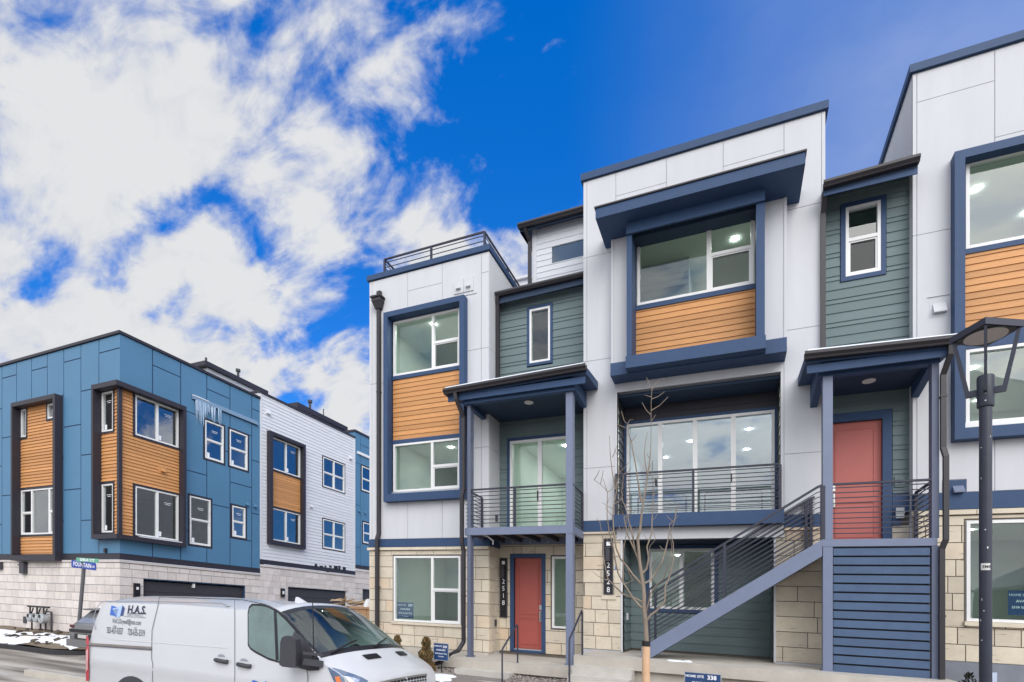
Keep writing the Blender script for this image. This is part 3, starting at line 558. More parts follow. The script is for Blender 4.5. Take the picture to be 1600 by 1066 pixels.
room(B, -3.1, 1.6, 12.05, 17, 5.7, 8.95, lamps=[(.05, 13.2), (-2.6, 15.5), (1.2, 15.6), (-.6, 16.3)])  # some of these ceiling lights are added only to brighten the room
# terrace on the second storey
Y1 = 12.8; FT = FR(Y1)
m = M(); m.box(-2.535, .955, 11.75, 11.985, 2.01, 2.29); build('terrace_beam', m, NAVY, B, bevel=.008)
railing(B, [(-2.49, 11.86, 2.29), (.90, 11.86, 2.29)], .94, 10, [(-2.475, 11.86, 2.29), (-.79, 11.86, 2.29), (.89, 11.86, 2.29)], 'terrace_railing')
m = M(); siding(m, FT, -2.47, .91, 2.3, 5.25, [(-2.43, .88, 2.3, 4.76)], (.2,), 0); siding(m, RT(-2.47), 12.12, Y1, 2.3, 5.2, (), (.2,), 0); siding(m, LT(.91), 12.12, Y1, 2.3, 5.2, (), (.2,), 0); build('recess_siding', m, SHADE_SIDING, B)
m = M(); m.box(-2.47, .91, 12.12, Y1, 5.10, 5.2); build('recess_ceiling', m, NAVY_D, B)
m = M(); m.box(-2.47, .91, 12.0, Y1, 2.2, 2.3); build('terrace_floor', m, CONC, B)
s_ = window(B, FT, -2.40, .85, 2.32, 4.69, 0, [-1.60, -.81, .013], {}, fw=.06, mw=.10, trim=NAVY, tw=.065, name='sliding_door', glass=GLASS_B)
m = M(); m.bar(FT(-1.70, -.05, 3.15), FT(-1.70, -.05, 3.33), .03); m.cut(); m.bar(FT(-.03, -.05, 3.15), FT(-.03, -.05, 3.33), .03); build('handle', m, BLACK, s_)
room(B, -2.9, 1.4, Y1+.1, 21, 2.3, 5.2, lamps=[(-2.0, 14.2), (-1.15, 14.2), (.42, 14.0), (.40, 15.4), (-1.15, 16.0), (.38, 17.2), (-2.0, 17.4)])
m = M()
for x0_, x1_ in ((-2.2, -1.05), (-.62, .62)):
    m.cut(); m.box(x0_, x1_, 13.25, 13.3, 3.0, 3.04)
    for x in (x0_, x1_): m.box(x-.02, x+.02, 13.25, 13.3, 2.3, 2.995)
build('indoor_guard_rail', m, RAILM, B)
# ground floor recess
Y0 = 13.0; FG = FR(Y0)
hg = [(-1.88, -.40, .205, 1.68)]
m = M(); wallq(m, FG, -2.34, .78, -.9, 1.75, hg, .02); wallq(m, RT(-2.34), 12.1, Y0, -.9, 1.75, (), .0); wallq(m, LT(.78), 12.1, Y0, -.9, 1.75, (), .0); build('recess_wall', m, MORTAR, B)
m = M(); siding(m, FG, -2.34, .78, -.80, 1.75, [(-1.97, -.31, .10, 1.77)], (.205,), 0); siding(m, RT(-2.34), 12.12, Y0, -.80, 1.75, (), (.205,), 0); siding(m, LT(.78), 12.12, Y0, -.80, 1.75, (), (.205,), 0); build('green_siding', m, GREEN, B)
window(B, FG, -1.88, -.40, .205, 1.66, 0, [-1.135], {}, trim=NAVY, tw=.085, screens=[(1, 0)], mw=.09)
m = M(); m.box(-2.33, .77, 12.13, Y0-.02, 1.76, 1.79); build('recess_ceiling', m, NAVY_D, B)
room(B, -3.0, .75, Y0+.1, 17, -.85, 1.74, lamps=[(-1.4, 15)])
m = M(); m.fbox(RT(-2.34), 12.36, 12.46, -.05, -.012, -.1, .06); build('outlet_box', m, W_PANEL, B)
plate(B, F12, -2.755, -2.575, .50, 1.76, '2528', -.03)
m = M(); m.box(-2.83, -2.49, 11.955, 12.0, .36, .46); build('plate_sill', m, STONE, B)
downspout(B, [(1.66, 11.72, 8.45), (1.66, 11.94, 8.2), (1.66, 11.94, 5.2)], .085, .08)
# upper recess between 2528 and 2538
F2 = FR(12.2)
hr = [(2.085, 2.675, 6.99, 8.37), (1.80, 2.70, 1.62, 4.08)]
m = M(); wallq(m, F2, 1.70, 3.14, -1, 8.9, hr, .02); build('recess_wall', m, MORTAR, B)
m = M(); siding(m, F2, 1.70, 3.14, 4.7, 8.85, [(1.99, 2.77, 6.90, 8.47)], (.19, .19, .09), 0); siding(m, F2, 1.70, 3.14, 2.6, 4.7, [(1.70, 2.87, 1.5, 4.26)], (.19, .19, .09), 0); build('green_siding', m, GREEN, B)
window(B, F2, 2.085, 2.675, 6.99, 8.38, 0, [], {0: [7.72]}, trim=NAVY, tw=.085, screens=[(0, 0)])
door(B, F2, 1.80, 2.70, 1.64, 4.08, .05, REDP, NAVY, .155, .17, 1.885)
m = M(); m.box(2.86, 3.12, 12.155, 12.2, 2.22, 2.58); m.box(2.86, 3.0, 12.14, 12.155, 1.98, 2.2); build('belt_band', m, NAVY, B)
m = M(); m.box(2.90, 3.03, 12.08, 12.14, 2.10, 2.30); m.box(2.89, 3.04, 12.06, 12.09, 2.2, 2.215); build('outlet_box', m, ALU, B)
m = M(); m.box(2.90, 3.06, 12.165, 12.18, 2.72, 2.93); m.box(2.955, 2.99, 12.15, 12.165, 2.8, 2.88); build('doorbell', m, GREEN, B)
m = M(); stone(m, F2, 2.86, 3.13, 1.4, 1.98, (), zref=-.82, seed=31); stone(m, F2, 1.7, 3.13, -.82, 1.4, (), zref=-.82, seed=32); build('recess_stone', m, STONE, B)
room(B, 1.75, 3.1, 12.3, 16, 5.6, 8.7)
gutter(B, 1.615, 3.14, 11.55, 8.585, 8.635, .12, .12)
m = M(); m.hexa([(1.64,11.67,8.42),(3.13,11.67,8.46),(3.13,12.21,8.72),(1.64,12.21,8.76),(1.64,11.67,8.57),(3.13,11.67,8.62),(3.13,14,9.1),(1.64,14,9.1)]); build('recess_roof', m, NAVY_D, B)
m = M(); m.box(1.63, 3.13, 11.672, 11.69, 8.36, 8.50); build('fascia', m, NAVY, B)
canopy(B, 1.19, 3.44, 10.6, 4.89, 4.815, 1.44, 3.23, 10.9, 4.515, 4.77, 12.0, -.16, 4.62, (2.36, 11.6), 1.72, 3.13, 12.2)
# landing, screen wall and stairs
m = M(); m.box(1.504, 3.196, 10.90, 10.97, 1.41, 1.541); m.box(1.504, 1.57, 10.97, 12.15, 1.41, 1.541); m.box(3.13, 3.196, 10.97, 11.98, 1.41, 1.541); m.box(1.57, 3.13, 10.97, 12.15, 1.49, 1.538); lnd = build('landing', m, STEEL, B)
for x, z1, hw in ((1.592, 1.408, .077), (3.17, 1.408, .05)):
    m = M(); m.box(x-hw, x+hw, 10.905, 11.065, -.86, z1); m.box(x-hw, x+hw, 10.905, 11.065, 1.543, 4.514); m.box(x-hw-.02, x+hw+.02, 10.88, 11.09, -.86, -.84); build('post', m, STEEL if x < 2 else STEEL_D, B)
m = M(); n = 14; ph = 2.27/n
for k in range(n):
    z = -.875 + k*ph; m.ct = (k*.37) % 1; m.box(1.68, 3.10, 10.925, 10.955, z+.016, z+ph-.016)
sl_ = build('slat_screen', m, mat('navy slat paint', (.062,.105,.19), .6, .12, 4, .06, 50, tone=.06), B, bevel=.003)
m = M(); m.box(1.68, 3.10, 10.99, 11.01, -.88, 1.405); build('slat_gap_shade', m, BLACK, sl_)  # black sheet stands in for the shade behind the slats
rp = [(1.53, 10.93, 1.541), (3.17, 10.93, 1.541), (3.17, 11.93, 1.541)]
railing(B, rp, 1.0, 10, [(1.52, 10.93, 1.541), (3.17, 11.93, 1.541)], 'landing_railing', .06)
m = M()
for y0, y1 in ((10.90, 10.96), (11.90, 11.96)):
    a = [(-1.745, -.65), (-1.745, -.86), (-1.563, -.86), (1.502, 1.237), (1.502, 1.541)]
    m.prism([(x, y0, z) for x, z in a], [(x, y1, z) for x, z in a])
st = build('outside_stairs', m, STEEL, B)
m = M(); nst = 13
for k in range(nst):
    f = (k + .6)/nst; x = -1.70 + f*3.2; z = -.80 + f*2.19; m.cut(); m.box(x-.13, x+.15, 10.962, 11.898, z-.05, z)
build('stair_tread', m, RAILM, st)
for yy in (10.93, 11.93):
    m = M(); ax, az = -1.59, .56; bx, bz = 1.42, 2.50; dz = (bz-az)/(bx-ax)
    m.bar((ax, yy, az), (bx, yy, bz), .045, .04); m.bar((bx, yy, bz), (bx+.09, yy, 2.541), .045, .04)
    for k in range(10):
        o_ = .095*(k+1); x0 = ax; m.bar((x0, yy, az - o_), (bx, yy, bz - o_), .015); m.bar((bx, yy, bz-o_), (bx+.09, yy, 2.53 - o_), .015)
    for x in ((-1.60, -.15, 1.50) if yy < 11 else (-1.60, -.15, 1.36, 1.45)):
        zt = min(az + (x - ax)*dz, 2.54); zb = min(-.66 + (x + 1.745)*.674, 1.5); m.bar((x, yy, zb - .05), (x, yy, zt), .05, .05, up=(0,1,0))
    build('stair_railing', m, RAILM, B)
m = M()
downspout(B, [(3.31, 10.68, 4.72), (3.31, 10.70, 4.55), (3.26, 10.86, 4.28), (3.26, 10.86, 3.05), (3.29, 10.84, 2.9), (3.29, 10.84, 1.5), (3.245, 10.87, 1.35), (3.245, 10.87, -.85)], .075, .07, bands=[(3.26, 10.86, 3.9), (3.245, 10.87, .2)])
m = M(); m.box(-3.02, 3.4, 10.30, 13.1, -1.08, -.86); m.box(-3.02, 3.4, 10.42, 11.9, -1.9, -1.082); build('porch_slab', m, CONC, B, bevel=.012)
m = M()
for k, z in enumerate((-1.05, -1.22, -1.39, -1.56, -1.73)): m.box(-2.97, -1.78, 9.99 - .3*k, 10.299 - .3*k, z-.5, z)
build('concrete_steps', m, CONC_W, B, bevel=.01)
handrail(B, -2.87, [(10.42, -.86), (10.42, .03), (10.38, .06), (9.52, -.49), (9.50, -.53), (9.50, -1.7)])

# ================================================================ TOWNHOUSE 2538
D = thing('townhouse', 'white townhouse standing directly behind the street lamp, next to the outside stair landing', 'townhouse', (6, 12, -.62), 'row of white townhouses')
hU = [(3.87, 6.15, 3.6, 8.6)]; hG = [(3.94, 6.1, .16, 2.0)]
m = M(); wallq(m, F12, 3.136, 9.5, -1.2, 10.5, hU + hG, .003); build('front_wall', m, JOINT, D)
m = M(); wallq(m, F12, 3.14, 9.49, -.585, 2.12, [(3.93, 6.11, .15, 2.01)], .001, .0005); build('mortar_bed', m, MORTAR, D)
m = M(); stone(m, F12, 3.136, 9.5, -.585, 2.10, [(3.9, 6.14, .08, 2.04)], zref=-.585, seed=41)
for a, b in ((3.12, 4.07), (4.08, 5.2), (5.21, 6.3), (6.31, 9.5)): m.box(a, b, 11.94, 12.0, 2.115, 2.2)
for a, b in ((3.9, 5.0), (5.01, 6.14)): m.box(a, b, 11.93, 12.0, .075, .155)
build('stone_base', m, STONE, D)
m = M(); m.box(3.12, 9.5, 11.965, 12.0, 2.215, 2.52); m.box(3.6, 3.93, 11.965, 12.0, 2.522, 2.75); build('belt_band', m, NAVY, D)
m = M(); vent_hood(m, F12, 3.81, 2.59, .16, .16, .12); build('bath_vent', m, STEEL, D)
m = M(); panels(m, F12, 3.136, 9.5, 2.535, 10.47, [3.2, 4.345, 5.5, 6.65, 7.8, 8.9], lambda i: [7.42, 5.0] if i == 0 else ([9.93, 7.42] if i % 2 else [8.9, 5.0]), hU + [(3.58, 3.945, 2.5, 2.77)]); build('wall_panels', m, W_PANEL, D)
shell(D, 3.136, 9.5, 12.03, 26, -1.5, 10.5, W_PANEL, ('y-',))
m = M(); m.box(3.08, 9.5, 11.94, 12.25, 10.5, 10.645); m.box(3.08, 3.35, 12.25, 26, 10.5, 10.645); build('parapet_cap', m, NAVY, D)
surround(D, F12, 3.71, 6.30, 3.45, 8.68, -.21, .05, .15, .14, .15, .2, NAVY)
window(D, F12, 3.93, 6.1, 6.98, 8.58, .0, [5.25], {1: [7.75]}, glass=GLASS); window(D, F12, 3.93, 6.1, 3.76, 5.13, .0, [5.25], {1: [4.4]}, glass=GLASS); window(D, F12, 3.94, 6.1, .16, 2.0, 0, [5.25], {1: [1.05]}, glass=GLASS)
m = M(); m.box(3.86, 6.16, 11.97, 12.03, 6.885, 6.975); m.cut(); m.box(3.86, 6.16, 11.97, 12.03, 5.135, 5.54); build('window_band', m, NAVY, D)
m = M(); m.box(3.86, 6.16, 11.85, 12.0, 3.655, 3.755); build('window_sill', m, W_VINYL, D)
m = M(); siding(m, F12, 3.86, 6.16, 5.54, 6.885, (), (.128,), .0); build('cedar_panel', m, CEDAR, D)
room(D, 3.3, 9, 12.1, 17, 5.8, 9.0, lamps=[(4.55, 13.4), (5.8, 14.5)]); room(D, 3.3, 9, 12.1, 17, 2.6, 5.6, lamps=[(4.7, 14.0), (5.5, 16)]); room(D, 3.3, 9, 12.1, 17, -.6, 2.3, lamps=[(5, 15)])
m = M(); vent_hood(m, F12, 3.54, 5.98, .2, .2, .09); m.box(3.36, 3.7, 11.972, 11.984, 6.2, 6.215); build('dryer_vent', m, W_PANEL, D)
m = M(); m.box(3.4, 9.5, 11.97, 12.3, -1.9, -.59); build('foundation_wall', m, mat('shade toned foundation', (.20,.215,.25), .9, .2), D)  # dark blue grey puts shade into the concrete colour
s_ = M(); s_.box(4.55, 5.09, 12.045, 12.05, .30, .74); sg = build('window_sign', s_, SIGNB, D, label='navy home site sign in the window at the picture edge')
g = M(); fs = FR(12.043); glyphs(g, 'HOME SITE', .06, fs, 4.71, .66, 0); glyphs(g, '337', .10, fs, 4.99, .66, 0); glyphs(g, 'AVAILABLE', .066, fs, 4.82, .55, 0, bold=.001); glyphs(g, '2538 Gardner Way', .056, fs, 4.82, .44, 0, bold=.001); build('lettering', g, WHITE_L, sg)
# ================================================================ BUILDING ACROSS THE ALLEY
X2, Y2 = -20.546, 11.7
FL, RL = FR(Y2), RT(X2)
E1 = thing('townhouse', 'blue panelled corner townhouse with a wood clad bay wrapping round its corner', 'townhouse', (-24, 14, -1.5), 'blue and white block across the alley')
XL = -42.0; YB = 17.745
def zcol(i): return [8.98, 6.44, 3.98] if i % 2 == 0 else [7.70, 5.25, 2.76]
bayF = (-21.78, X2, 2.0, 7.55); bayR = (Y2, 13.93, 2.0, 7.55); bay1 = (-27.3, -24.35, 1.25, 7.6)
wr = [(14.99, 15.85, 5.93, 7.54), (16.15, 17.06, 5.93, 7.54), (14.315, 15.235, 2.20, 4.18), (16.28, 16.95, 2.80, 4.175)]
gar1 = (12.53, 16.92, -1.9, .60)
m = M(); wallq(m, FL, XL, X2, -1.9, 9.5, [bay1, bayF], .003, .05); wallq(m, RL, Y2, YB, -1.9, 9.5, [bayR, gar1] + wr, .003, .12); build('backing_wall', m, BLUE_J, E1)
m = M(); us = [-21.80 - 1.137*k for k in range(17)]
nU = len(us)
panels(m, FL, XL, X2+.014, 1.50, 9.48, us, lambda i: zcol(nU - i), [(-27.4, -24.2, 1.2, 7.7), (-21.9, X2 + .1, 2.1, 7.65)], gap=.042)
panels(m, RL, Y2-.002, YB, 1.50, 9.48, [12.84, 13.94, 15.07, 16.17, 17.30], lambda i: ([7.60, 5.20, 2.72] if i % 2 == 0 else [8.88, 6.5, 4.03]), [(Y2 - .1, 14.05, 2.1, 7.65)] + [(a-.09, b+.09, c-.09, d+.09) for a, b, c, d in wr] + [(14.40, 17.6, 8.16, 8.40)], gap=.042)
build('blue_panels', m, BLUE_L, E1)
m = M(); m.box(XL, X2+.07, Y2-.07, Y2+.2, 9.50, 9.60); m.box(X2-.2, X2+.07, Y2+.2, YB, 9.50, 9.60); build('parapet_cap', m, DARKT, E1)
m = M(); m.box(XL, X2+.03, Y2-.03, Y2, 1.25, 1.485); m.box(X2, X2+.03, Y2, YB, 1.25, 1.485); build('belt_band', m, DARKT, E1)
m = M(); stone(m, FL, XL, X2+.012, -1.55, 1.16, (), zref=-1.55, seed=51, long=(.4,.62), short=(.3,.42), proud=.004); stone(m, RL, Y2, YB, -1.9, 1.16, [(12.50, 16.95, -2, .64)], zref=-1.55, seed=52, long=(.4,.62), short=(.3,.42), proud=.004)
m.box(XL, X2+.05, Y2-.05, Y2, 1.17, 1.245); m.box(X2, X2+.05, Y2, YB, 1.17, 1.245); build('block_base', m, STONE_L, E1)
m = M(); m.box(-23.0, X2+.06, Y2-.055, Y2-.02, 1.246, 1.262); m.box(X2+.032, X2+.06, Y2, YB, 1.246, 1.268); build('snow_ledge', m, SNOW, E1)
shell(E1, XL, X2-.16, Y2+.06, YB+8, -1.9, 9.3, BLUE_J, ('x+', 'y-'))
m = M(); m.face([(XL, Y2, 9.4), (X2, Y2, 9.4), (X2, YB+6, 9.4), (XL, YB+6, 9.4)]); build('flat_roof', m, GAR, E1)
m = M()
for k in range(6): m.fbox(RL, 12.53, 16.92, .13, .16, -1.9 + k*.41, -1.9 + (k+1)*.41 - .012)
build('garage_door', m, GAR, E1); m = M(); m.fbox(RL, 14.5, 14.54, -.02, .13, .40, .56); build('pull_cord', m, W_VINYL, E1)
# corner bay
DP = .28
m = M(); d0, d1 = -DP, .05
m.fbox(FL, -21.78, -21.66, d0, d1, 2.17, 7.50); m.box(-21.78, X2+DP, Y2-DP, Y2+.05, 7.505, 7.68); m.box(-21.78, X2+DP, Y2-DP, Y2+.05, 2.0, 2.165)
m.box(X2-.05, X2+DP, Y2+.052, 14.0, 7.505, 7.68); m.box(X2-.05, X2+DP, Y2+.052, 14.0, 2.0, 2.165); m.box(X2-.05, X2+DP, 13.88, 14.0, 2.17, 7.50)
m.box(X2-.02, X2+.10, Y2-.10, Y2+.02, 2.17, 7.50); build('corner_bay', m, DARKT, E1)
m = M(); siding(m, FL, -21.66, X2-.02, 2.17, 7.50, [(-21.66, -20.87, 5.93, 7.50), (-21.66, -20.87, 2.17, 4.16)], (.125,), .02, .032); m.cut(); siding(m, RL, Y2+.02, 13.88, 2.17, 7.50, [(12.13, 13.88, 5.91, 7.50), (12.13, 13.88, 2.17, 4.17)], (.125,), .02, .032); build('cedar_siding', m, CEDAR, E1)
def dtrim(par, fr, u0, u1, z0, z1, w=.08): t = M(); t.fbox(fr, u0-w, u0, -.02, .04, z0-w, z1+w); t.fbox(fr, u1, u1+w, -.02, .04, z0-w, z1+w); t.fbox(fr, u0, u1, -.02, .04, z1, z1+w); t.fbox(fr, u0, u1, -.02, .04, z0-w, z0); build('trim', t, DARKT, par)
for (a, b, c, d) in ((-21.64, -20.95, 6.01, 7.48), (-21.64, -20.95, 2.27, 4.07)): o = window(E1, FL, a, b, c, d, .02, [], {}, fw=.06, sticker=True, glass=GLASS_D); dtrim(o, FL, a, b, c, d)
for (a, b, c, d) in ((12.215, 13.86, 5.99, 7.50), (12.215, 13.86, 2.24, 4.09)): o = window(E1, RL, a, b, c, d, .02, [13.03], {}, fw=.06, mw=.09, sticker=True, glass=GLASS_D); dtrim(o, RL, a, b, c, d)
m = M(); m.box(X2+.05, X2+.25, 12.3, 13.85, 2.166, 2.20); build('snow_on_sill', m, SNOW, E1)
m = M(); m.fbox(RL, 13.06, 13.38, -.012, .03, 4.78, 5.06); vent_hood(m, RL, 13.22, 4.92, .18, .12, .12); build('wall_vent', m, CEDAR, E1)
# second bay on the front
m = M(); m.fbox(FL, -27.3, -27.18, -DP, .05, 1.42, 7.50); m.fbox(FL, -24.28, -24.12, -DP, .05, 1.42, 7.50); m.fbox(FL, -27.3, -24.12, -DP, .05, 7.505, 7.67); m.fbox(FL, -27.3, -24.12, -DP, .05, 1.2, 1.415); build('front_bay', m, DARKT, E1)
m = M(); siding(m, FL, -27.18, -24.28, 1.42, 2.20, (), (.125,), .02, .032); m.cut(); siding(m, FL, -27.18, -24.28, 4.24, 7.50, [(-27.18, -26.68, 6.24, 7.50), (-25.3, -24.28, 6.80, 7.50)], (.125,), .02, .032); build('cedar_siding', m, CEDAR, E1)
for (a, b, c, d, mu, sp) in ((-27.16, -26.76, 6.33, 7.48, [], {}), (-25.21, -24.5, 6.89, 7.48, [], {}), (-27.16, -24.30, 2.29, 4.14, [-26.36, -25.1], {0: [3.2], 2: [3.2]})): o = window(E1, FL, a, b, c, d, .02, mu, sp, fw=.06, glass=GLASS_D, mw=.10); dtrim(o, FL, a, b, c, d)
for (a, b, c, d), s_ in zip(wr, (6.75, 6.75, 3.25, 3.5)): o = window(E1, RL, a, b, c, d, 0, [], {0: [s_]}, fw=.055, sticker=True, glass=GLASS_D); dtrim(o, RL, a, b, c, d, .085)
room(E1, XL+8, X2-.18, Y2+.2, 17.3, 5.3, 8.4, open_=('y-', 'x+'), wm=STUD); room(E1, XL+8, X2-.18, Y2+.2, 17.3, 1.7, 4.9, open_=('y-', 'x+'), wm=STUD)
m = M(); m.fbox(RL, 14.42, 17.6, -.10, -.0, 8.20, 8.30); m.fbox(RL, 14.42, 17.6, -.02, 0, 8.31, 8.40); tr_ = build('scupper_pipe', m, mat('pale blue gutter', (.20,.30,.42), .4, .1), E1)
m = M(); rng = random.Random(5)
for k in range(34):
    y = 14.55 + rng.random()*1.15; L = rng.uniform(.25, .95)*(1.1 if y < 14.95 else .8); x = X2 + .07 + rng.uniform(-.02, .03)
    m.tube([(x, y, 8.20), (x + rng.uniform(-.01,.01), y + rng.uniform(-.015,.015), 8.20 - L*.5), (x, y + rng.uniform(-.02,.02), 8.20 - L)], [.032, .022, .003], 5)
ICE = mat('hanging ice', (.30,.42,.55), .12, .1, 8, spec=.8); build('icicle', m, ICE, tr_)
m = M(); m.box(X2+.02, X2+.11, 14.42, 15.1, 8.325, 8.36); build('snow_on_pipe', m, SNOW, tr_)
m = M()
for y in (17.02, 17.45): m.cut(); vent_hood(m, RL, y, 4.40, .17, .16, .12)
build('wall_vent', m, BLUE_L, E1)
m = M(); m.fbox(RL, 12.14, 12.34, -.10, -.0, -.18, .44); wl = build('wall_lamp', m, BLACK, E1); m = M(); m.fbox(RL, 12.2, 12.28, -.115, -.10, .2, .3); build('lamp_lens', m, W_VINYL, wl)
m = M(); m.fbox(FL, -26.95, -26.62, -.16, -.02, .68, 1.15); m.fbox(FL, -27.2, -26.95, -.10, -.06, 1.02, 1.06); m.cut(); m.fbox(FL, -29.0, -28.5, -.14, -.02, .85, 1.15); m.cut(); m.fbox(FL, -26.9, -26.68, -.05, -.02, -1.35, -1.08); build('utility_box', m, PLAST, E1)
m = M(); m.fbox(FL, -21.40, -21.28, -.08, -.02, 1.52, 1.68); build('camera_box', m, BLACK, E1)
m = M(); m.box(-26, -23.2, 17.05, 20.0, 9.3, 11.06); pw_ = build('penthouse_wall', m, W_SIDE, E1)
m = M(); m.box(-26.2, -22.98, 16.8, 20.4, 11.07, 11.27); build('penthouse_roof', m, DARKT, E1)
m = M(); m.cyl((-23.15, 16.95, 11.27), (-23.15, 16.95, 11.48), .05, 8); m.cut(); m.cyl((-23.1, 18.65, 11.27), (-23.1, 18.65, 11.56), .06, 8); m.cyl((-23.1, 18.65, 11.56), (-23.1, 18.65, 11.68), .11, 10); build('roof_pipe', m, PLAST, E1)

E2 = thing('townhouse', 'white lap sided townhouse with one tall black framed window bay, beyond the blue corner', 'townhouse', (-22, 21, -1.5), 'blue and white block across the alley')
YC = 24.43
wf = (18.19, 20.36, 2.75, 8.12); w2 = [(21.835, 23.52, 6.36, 7.98), (21.835, 23.52, 3.0, 4.58)]
m = M(); wallq(m, RL, YB, YC, -1.9, 9.8, [(19.434, 23.739, -1.9, .73), wf] + w2, .003, .12); m.face([(X2-8, YB+.002, 8), (X2, YB+.002, 8), (X2, YB+.002, 9.8), (X2-8, YB+.002, 9.8)]); build('backing_wall', m, W_SIDE, E2)
m = M(); siding(m, RL, YB+.1, YC-.1, 1.95, 9.8, [(18.1, 20.45, 2.6, 8.2)] + [(a-.07, b+.07, c-.07, d+.07) for a, b, c, d in w2], (.165,), 0, .02); m.fbox(RL, YB, YB+.1, -.03, 0, 1.95, 9.8); m.fbox(RL, YC-.1, YC, -.03, 0, 1.95, 9.8); m.box(X2-8, X2, YB-.02, YB, 9.3, 9.8); build('lap_siding', m, W_SIDE, E2)
m = M(); m.box(X2-8, X2+.06, YB-.06, YB+.2, 9.8, 9.9); m.box(X2-.2, X2+.06, YB+.2, YC, 9.8, 9.9); build('parapet_cap', m, DARKT, E2)
m = M(); m.fbox(RL, YB, YC, -.035, 0, 1.70, 1.94); build('belt_band', m, DARKT, E2)
m = M(); stone(m, RL, YB, YC, -1.9, 1.60, [(19.40, 23.77, -2, .76)], zref=-1.25, seed=61, long=(.4,.62), short=(.3,.42), proud=.004); m.fbox(RL, YB, YC, -.05, 0, 1.61, 1.69); build('block_base', m, STONE_L, E2)
m = M(); m.fbox(RL, YB+.2, 22.0, -.06, -.036, 1.691, 1.72); m.fbox(RL, 22.3, YC-.1, -.06, -.036, 1.691, 1.715); build('snow_ledge', m, SNOW, E2)
shell(E2, XL+14, X2-.16, YB+.05, YC+4, -1.9, 9.6, W_SIDE, ('x+',))
m = M()
for k in range(6): m.fbox(RL, 19.434, 23.739, .13, .16, -1.9 + k*.43, -1.9 + (k+1)*.43 - .012)
build('garage_door', m, GAR, E2)
surround(E2, RL, 18.16, 20.40, 2.72, 8.14, -.22, .05, .17, .15, .16, .14, DARKT)
m = M(); siding(m, RL, 18.3, 20.3, 4.62, 6.36, (), (.125,), .03); build('cedar_panel', m, CEDAR, E2)
for (a, b, c, d) in ((18.42, 20.24, 6.40, 7.96), (18.42, 20.24, 2.95, 4.52)): o = window(E2, RL, a, b, c, d, .03, [19.33], {}, sticker=True, glass=GLASS_D, fw=.06); dtrim(o, RL, a, b, c, d, .08)
for (a, b, c, d) in w2: o = window(E2, RL, a, b, c, d, 0, [(a+b)/2], {0: [(c+d)/2], 1: [(c+d)/2]}, glass=GLASS_D, fw=.05); dtrim(o, RL, a, b, c, d, .06)
room(E2, -30, X2-.18, YB+.3, YC-.2, 5.4, 8.4, open_=('x+',), wm=STUD); room(E2, -30, X2-.18, YB+.3, YC-.2, 2.2, 5.1, open_=('x+',), wm=STUD)
m = M(); vent_hood(m, RL, 18.2, 9.05, .2, .2, .14); m.cut(); vent_hood(m, RL, 24.0, 8.55, .2, .2, .14); m.cut(); vent_hood(m, RL, 20.95, 5.1, .18, .15, .12); build('wall_vent', m, W_SIDE, E2)
m = M(); rng = random.Random(3)
for k in range(7): y = 21.2 + k*.36; m.fbox(RL, y, y + rng.uniform(.12,.32), -.06, -.036, 1.86 + rng.uniform(0,.12), 2.0 + rng.uniform(0,.16))
build('torn_membrane', m, BLACK, E2)
m = M(); m.fbox(RL, 18.95, 19.15, -.10, 0, .2, .62); wl = build('wall_lamp', m, BLACK, E2); m = M(); m.fbox(RL, 19.0, 19.1, -.115, -.10, .35, .5); build('lamp_lens', m, W_VINYL, wl)
m = M(); m.box(-26, -23.2, 22.7, 26.3, 9.4, 11.2); build('penthouse_wall', m, W_SIDE, E2); m = M(); m.box(-26.2, -22.95, 22.4, 26.6, 11.21, 11.46); build('penthouse_roof', m, DARKT, E2)
m = M(); m.cyl((-23.1, 23.5, 11.46), (-23.1, 23.5, 11.86), .07, 8); m.cyl((-23.1, 23.5, 11.86), (-23.1, 23.5, 12.0), .13, 10); m.cut(); m.cyl((-23.1, 24.6, 11.46), (-23.1, 24.6, 11.9), .03, 8); build('roof_pipe', m, PLAST, E2)

E3 = thing('townhouse', 'far blue townhouse partly hidden behind the corner of townhouse 2518', 'townhouse', (-22, 27, -1.4), 'blue and white block across the alley')
YD = 34.0; w3 = [(25.03, 26.0, 6.89, 8.35), (25.145, 25.9, 3.74, 4.975)]
m = M(); wallq(m, RL, YC, YD, -1.9, 10.2, w3 + [(25.145, 29.5, -1.9, .9)], .003, .12); build('backing_wall', m, BLUE_J, E3)
m = M(); panels(m, RL, YC, YD, 2.35, 10.2, [24.9, 26.0, 27.1, 28.2, 29.3, 30.4], lambda i: ([9.6, 7.2, 4.7] if i % 2 else [8.4, 5.9, 3.4]), [(a-.09, b+.09, c-.09, d+.09) for a, b, c, d in w3], gap=.03); m.box(X2-7, X2, YC+.001, YC+.02, 9.7, 10.2); build('blue_panels', m, BLUE_L, E3)
m = M(); m.box(X2-7, X2+.06, YC-.06, YC+.2, 10.2, 10.32); m.box(X2-.2, X2+.06, YC+.2, YD, 10.2, 10.32); build('parapet_cap', m, DARKT, E3)
m = M(); m.fbox(RL, YC, YD, -.035, 0, 2.10, 2.34); build('belt_band', m, DARKT, E3)
m = M(); stone(m, RL, YC, YD, -1.9, 1.98, [(25.1, 29.53, -2, .94)], zref=-1.25, seed=71, long=(.4,.62), short=(.3,.42), proud=.004); m.fbox(RL, YC, YD, -.05, 0, 1.99, 2.09); build('block_base', m, STONE_L, E3)
m = M(); m.fbox(RL, YC, YD, -.06, -.02, 2.091, 2.11); build('snow_ledge', m, SNOW, E3)
shell(E3, XL+14, X2-.16, YC+.05, YD, -1.9, 10.1, BLUE_J, ('x+',))
m = M(); m.fbox(RL, 25.145, 29.5, .13, .16, -1.9, .9); build('garage_door', m, GAR, E3)
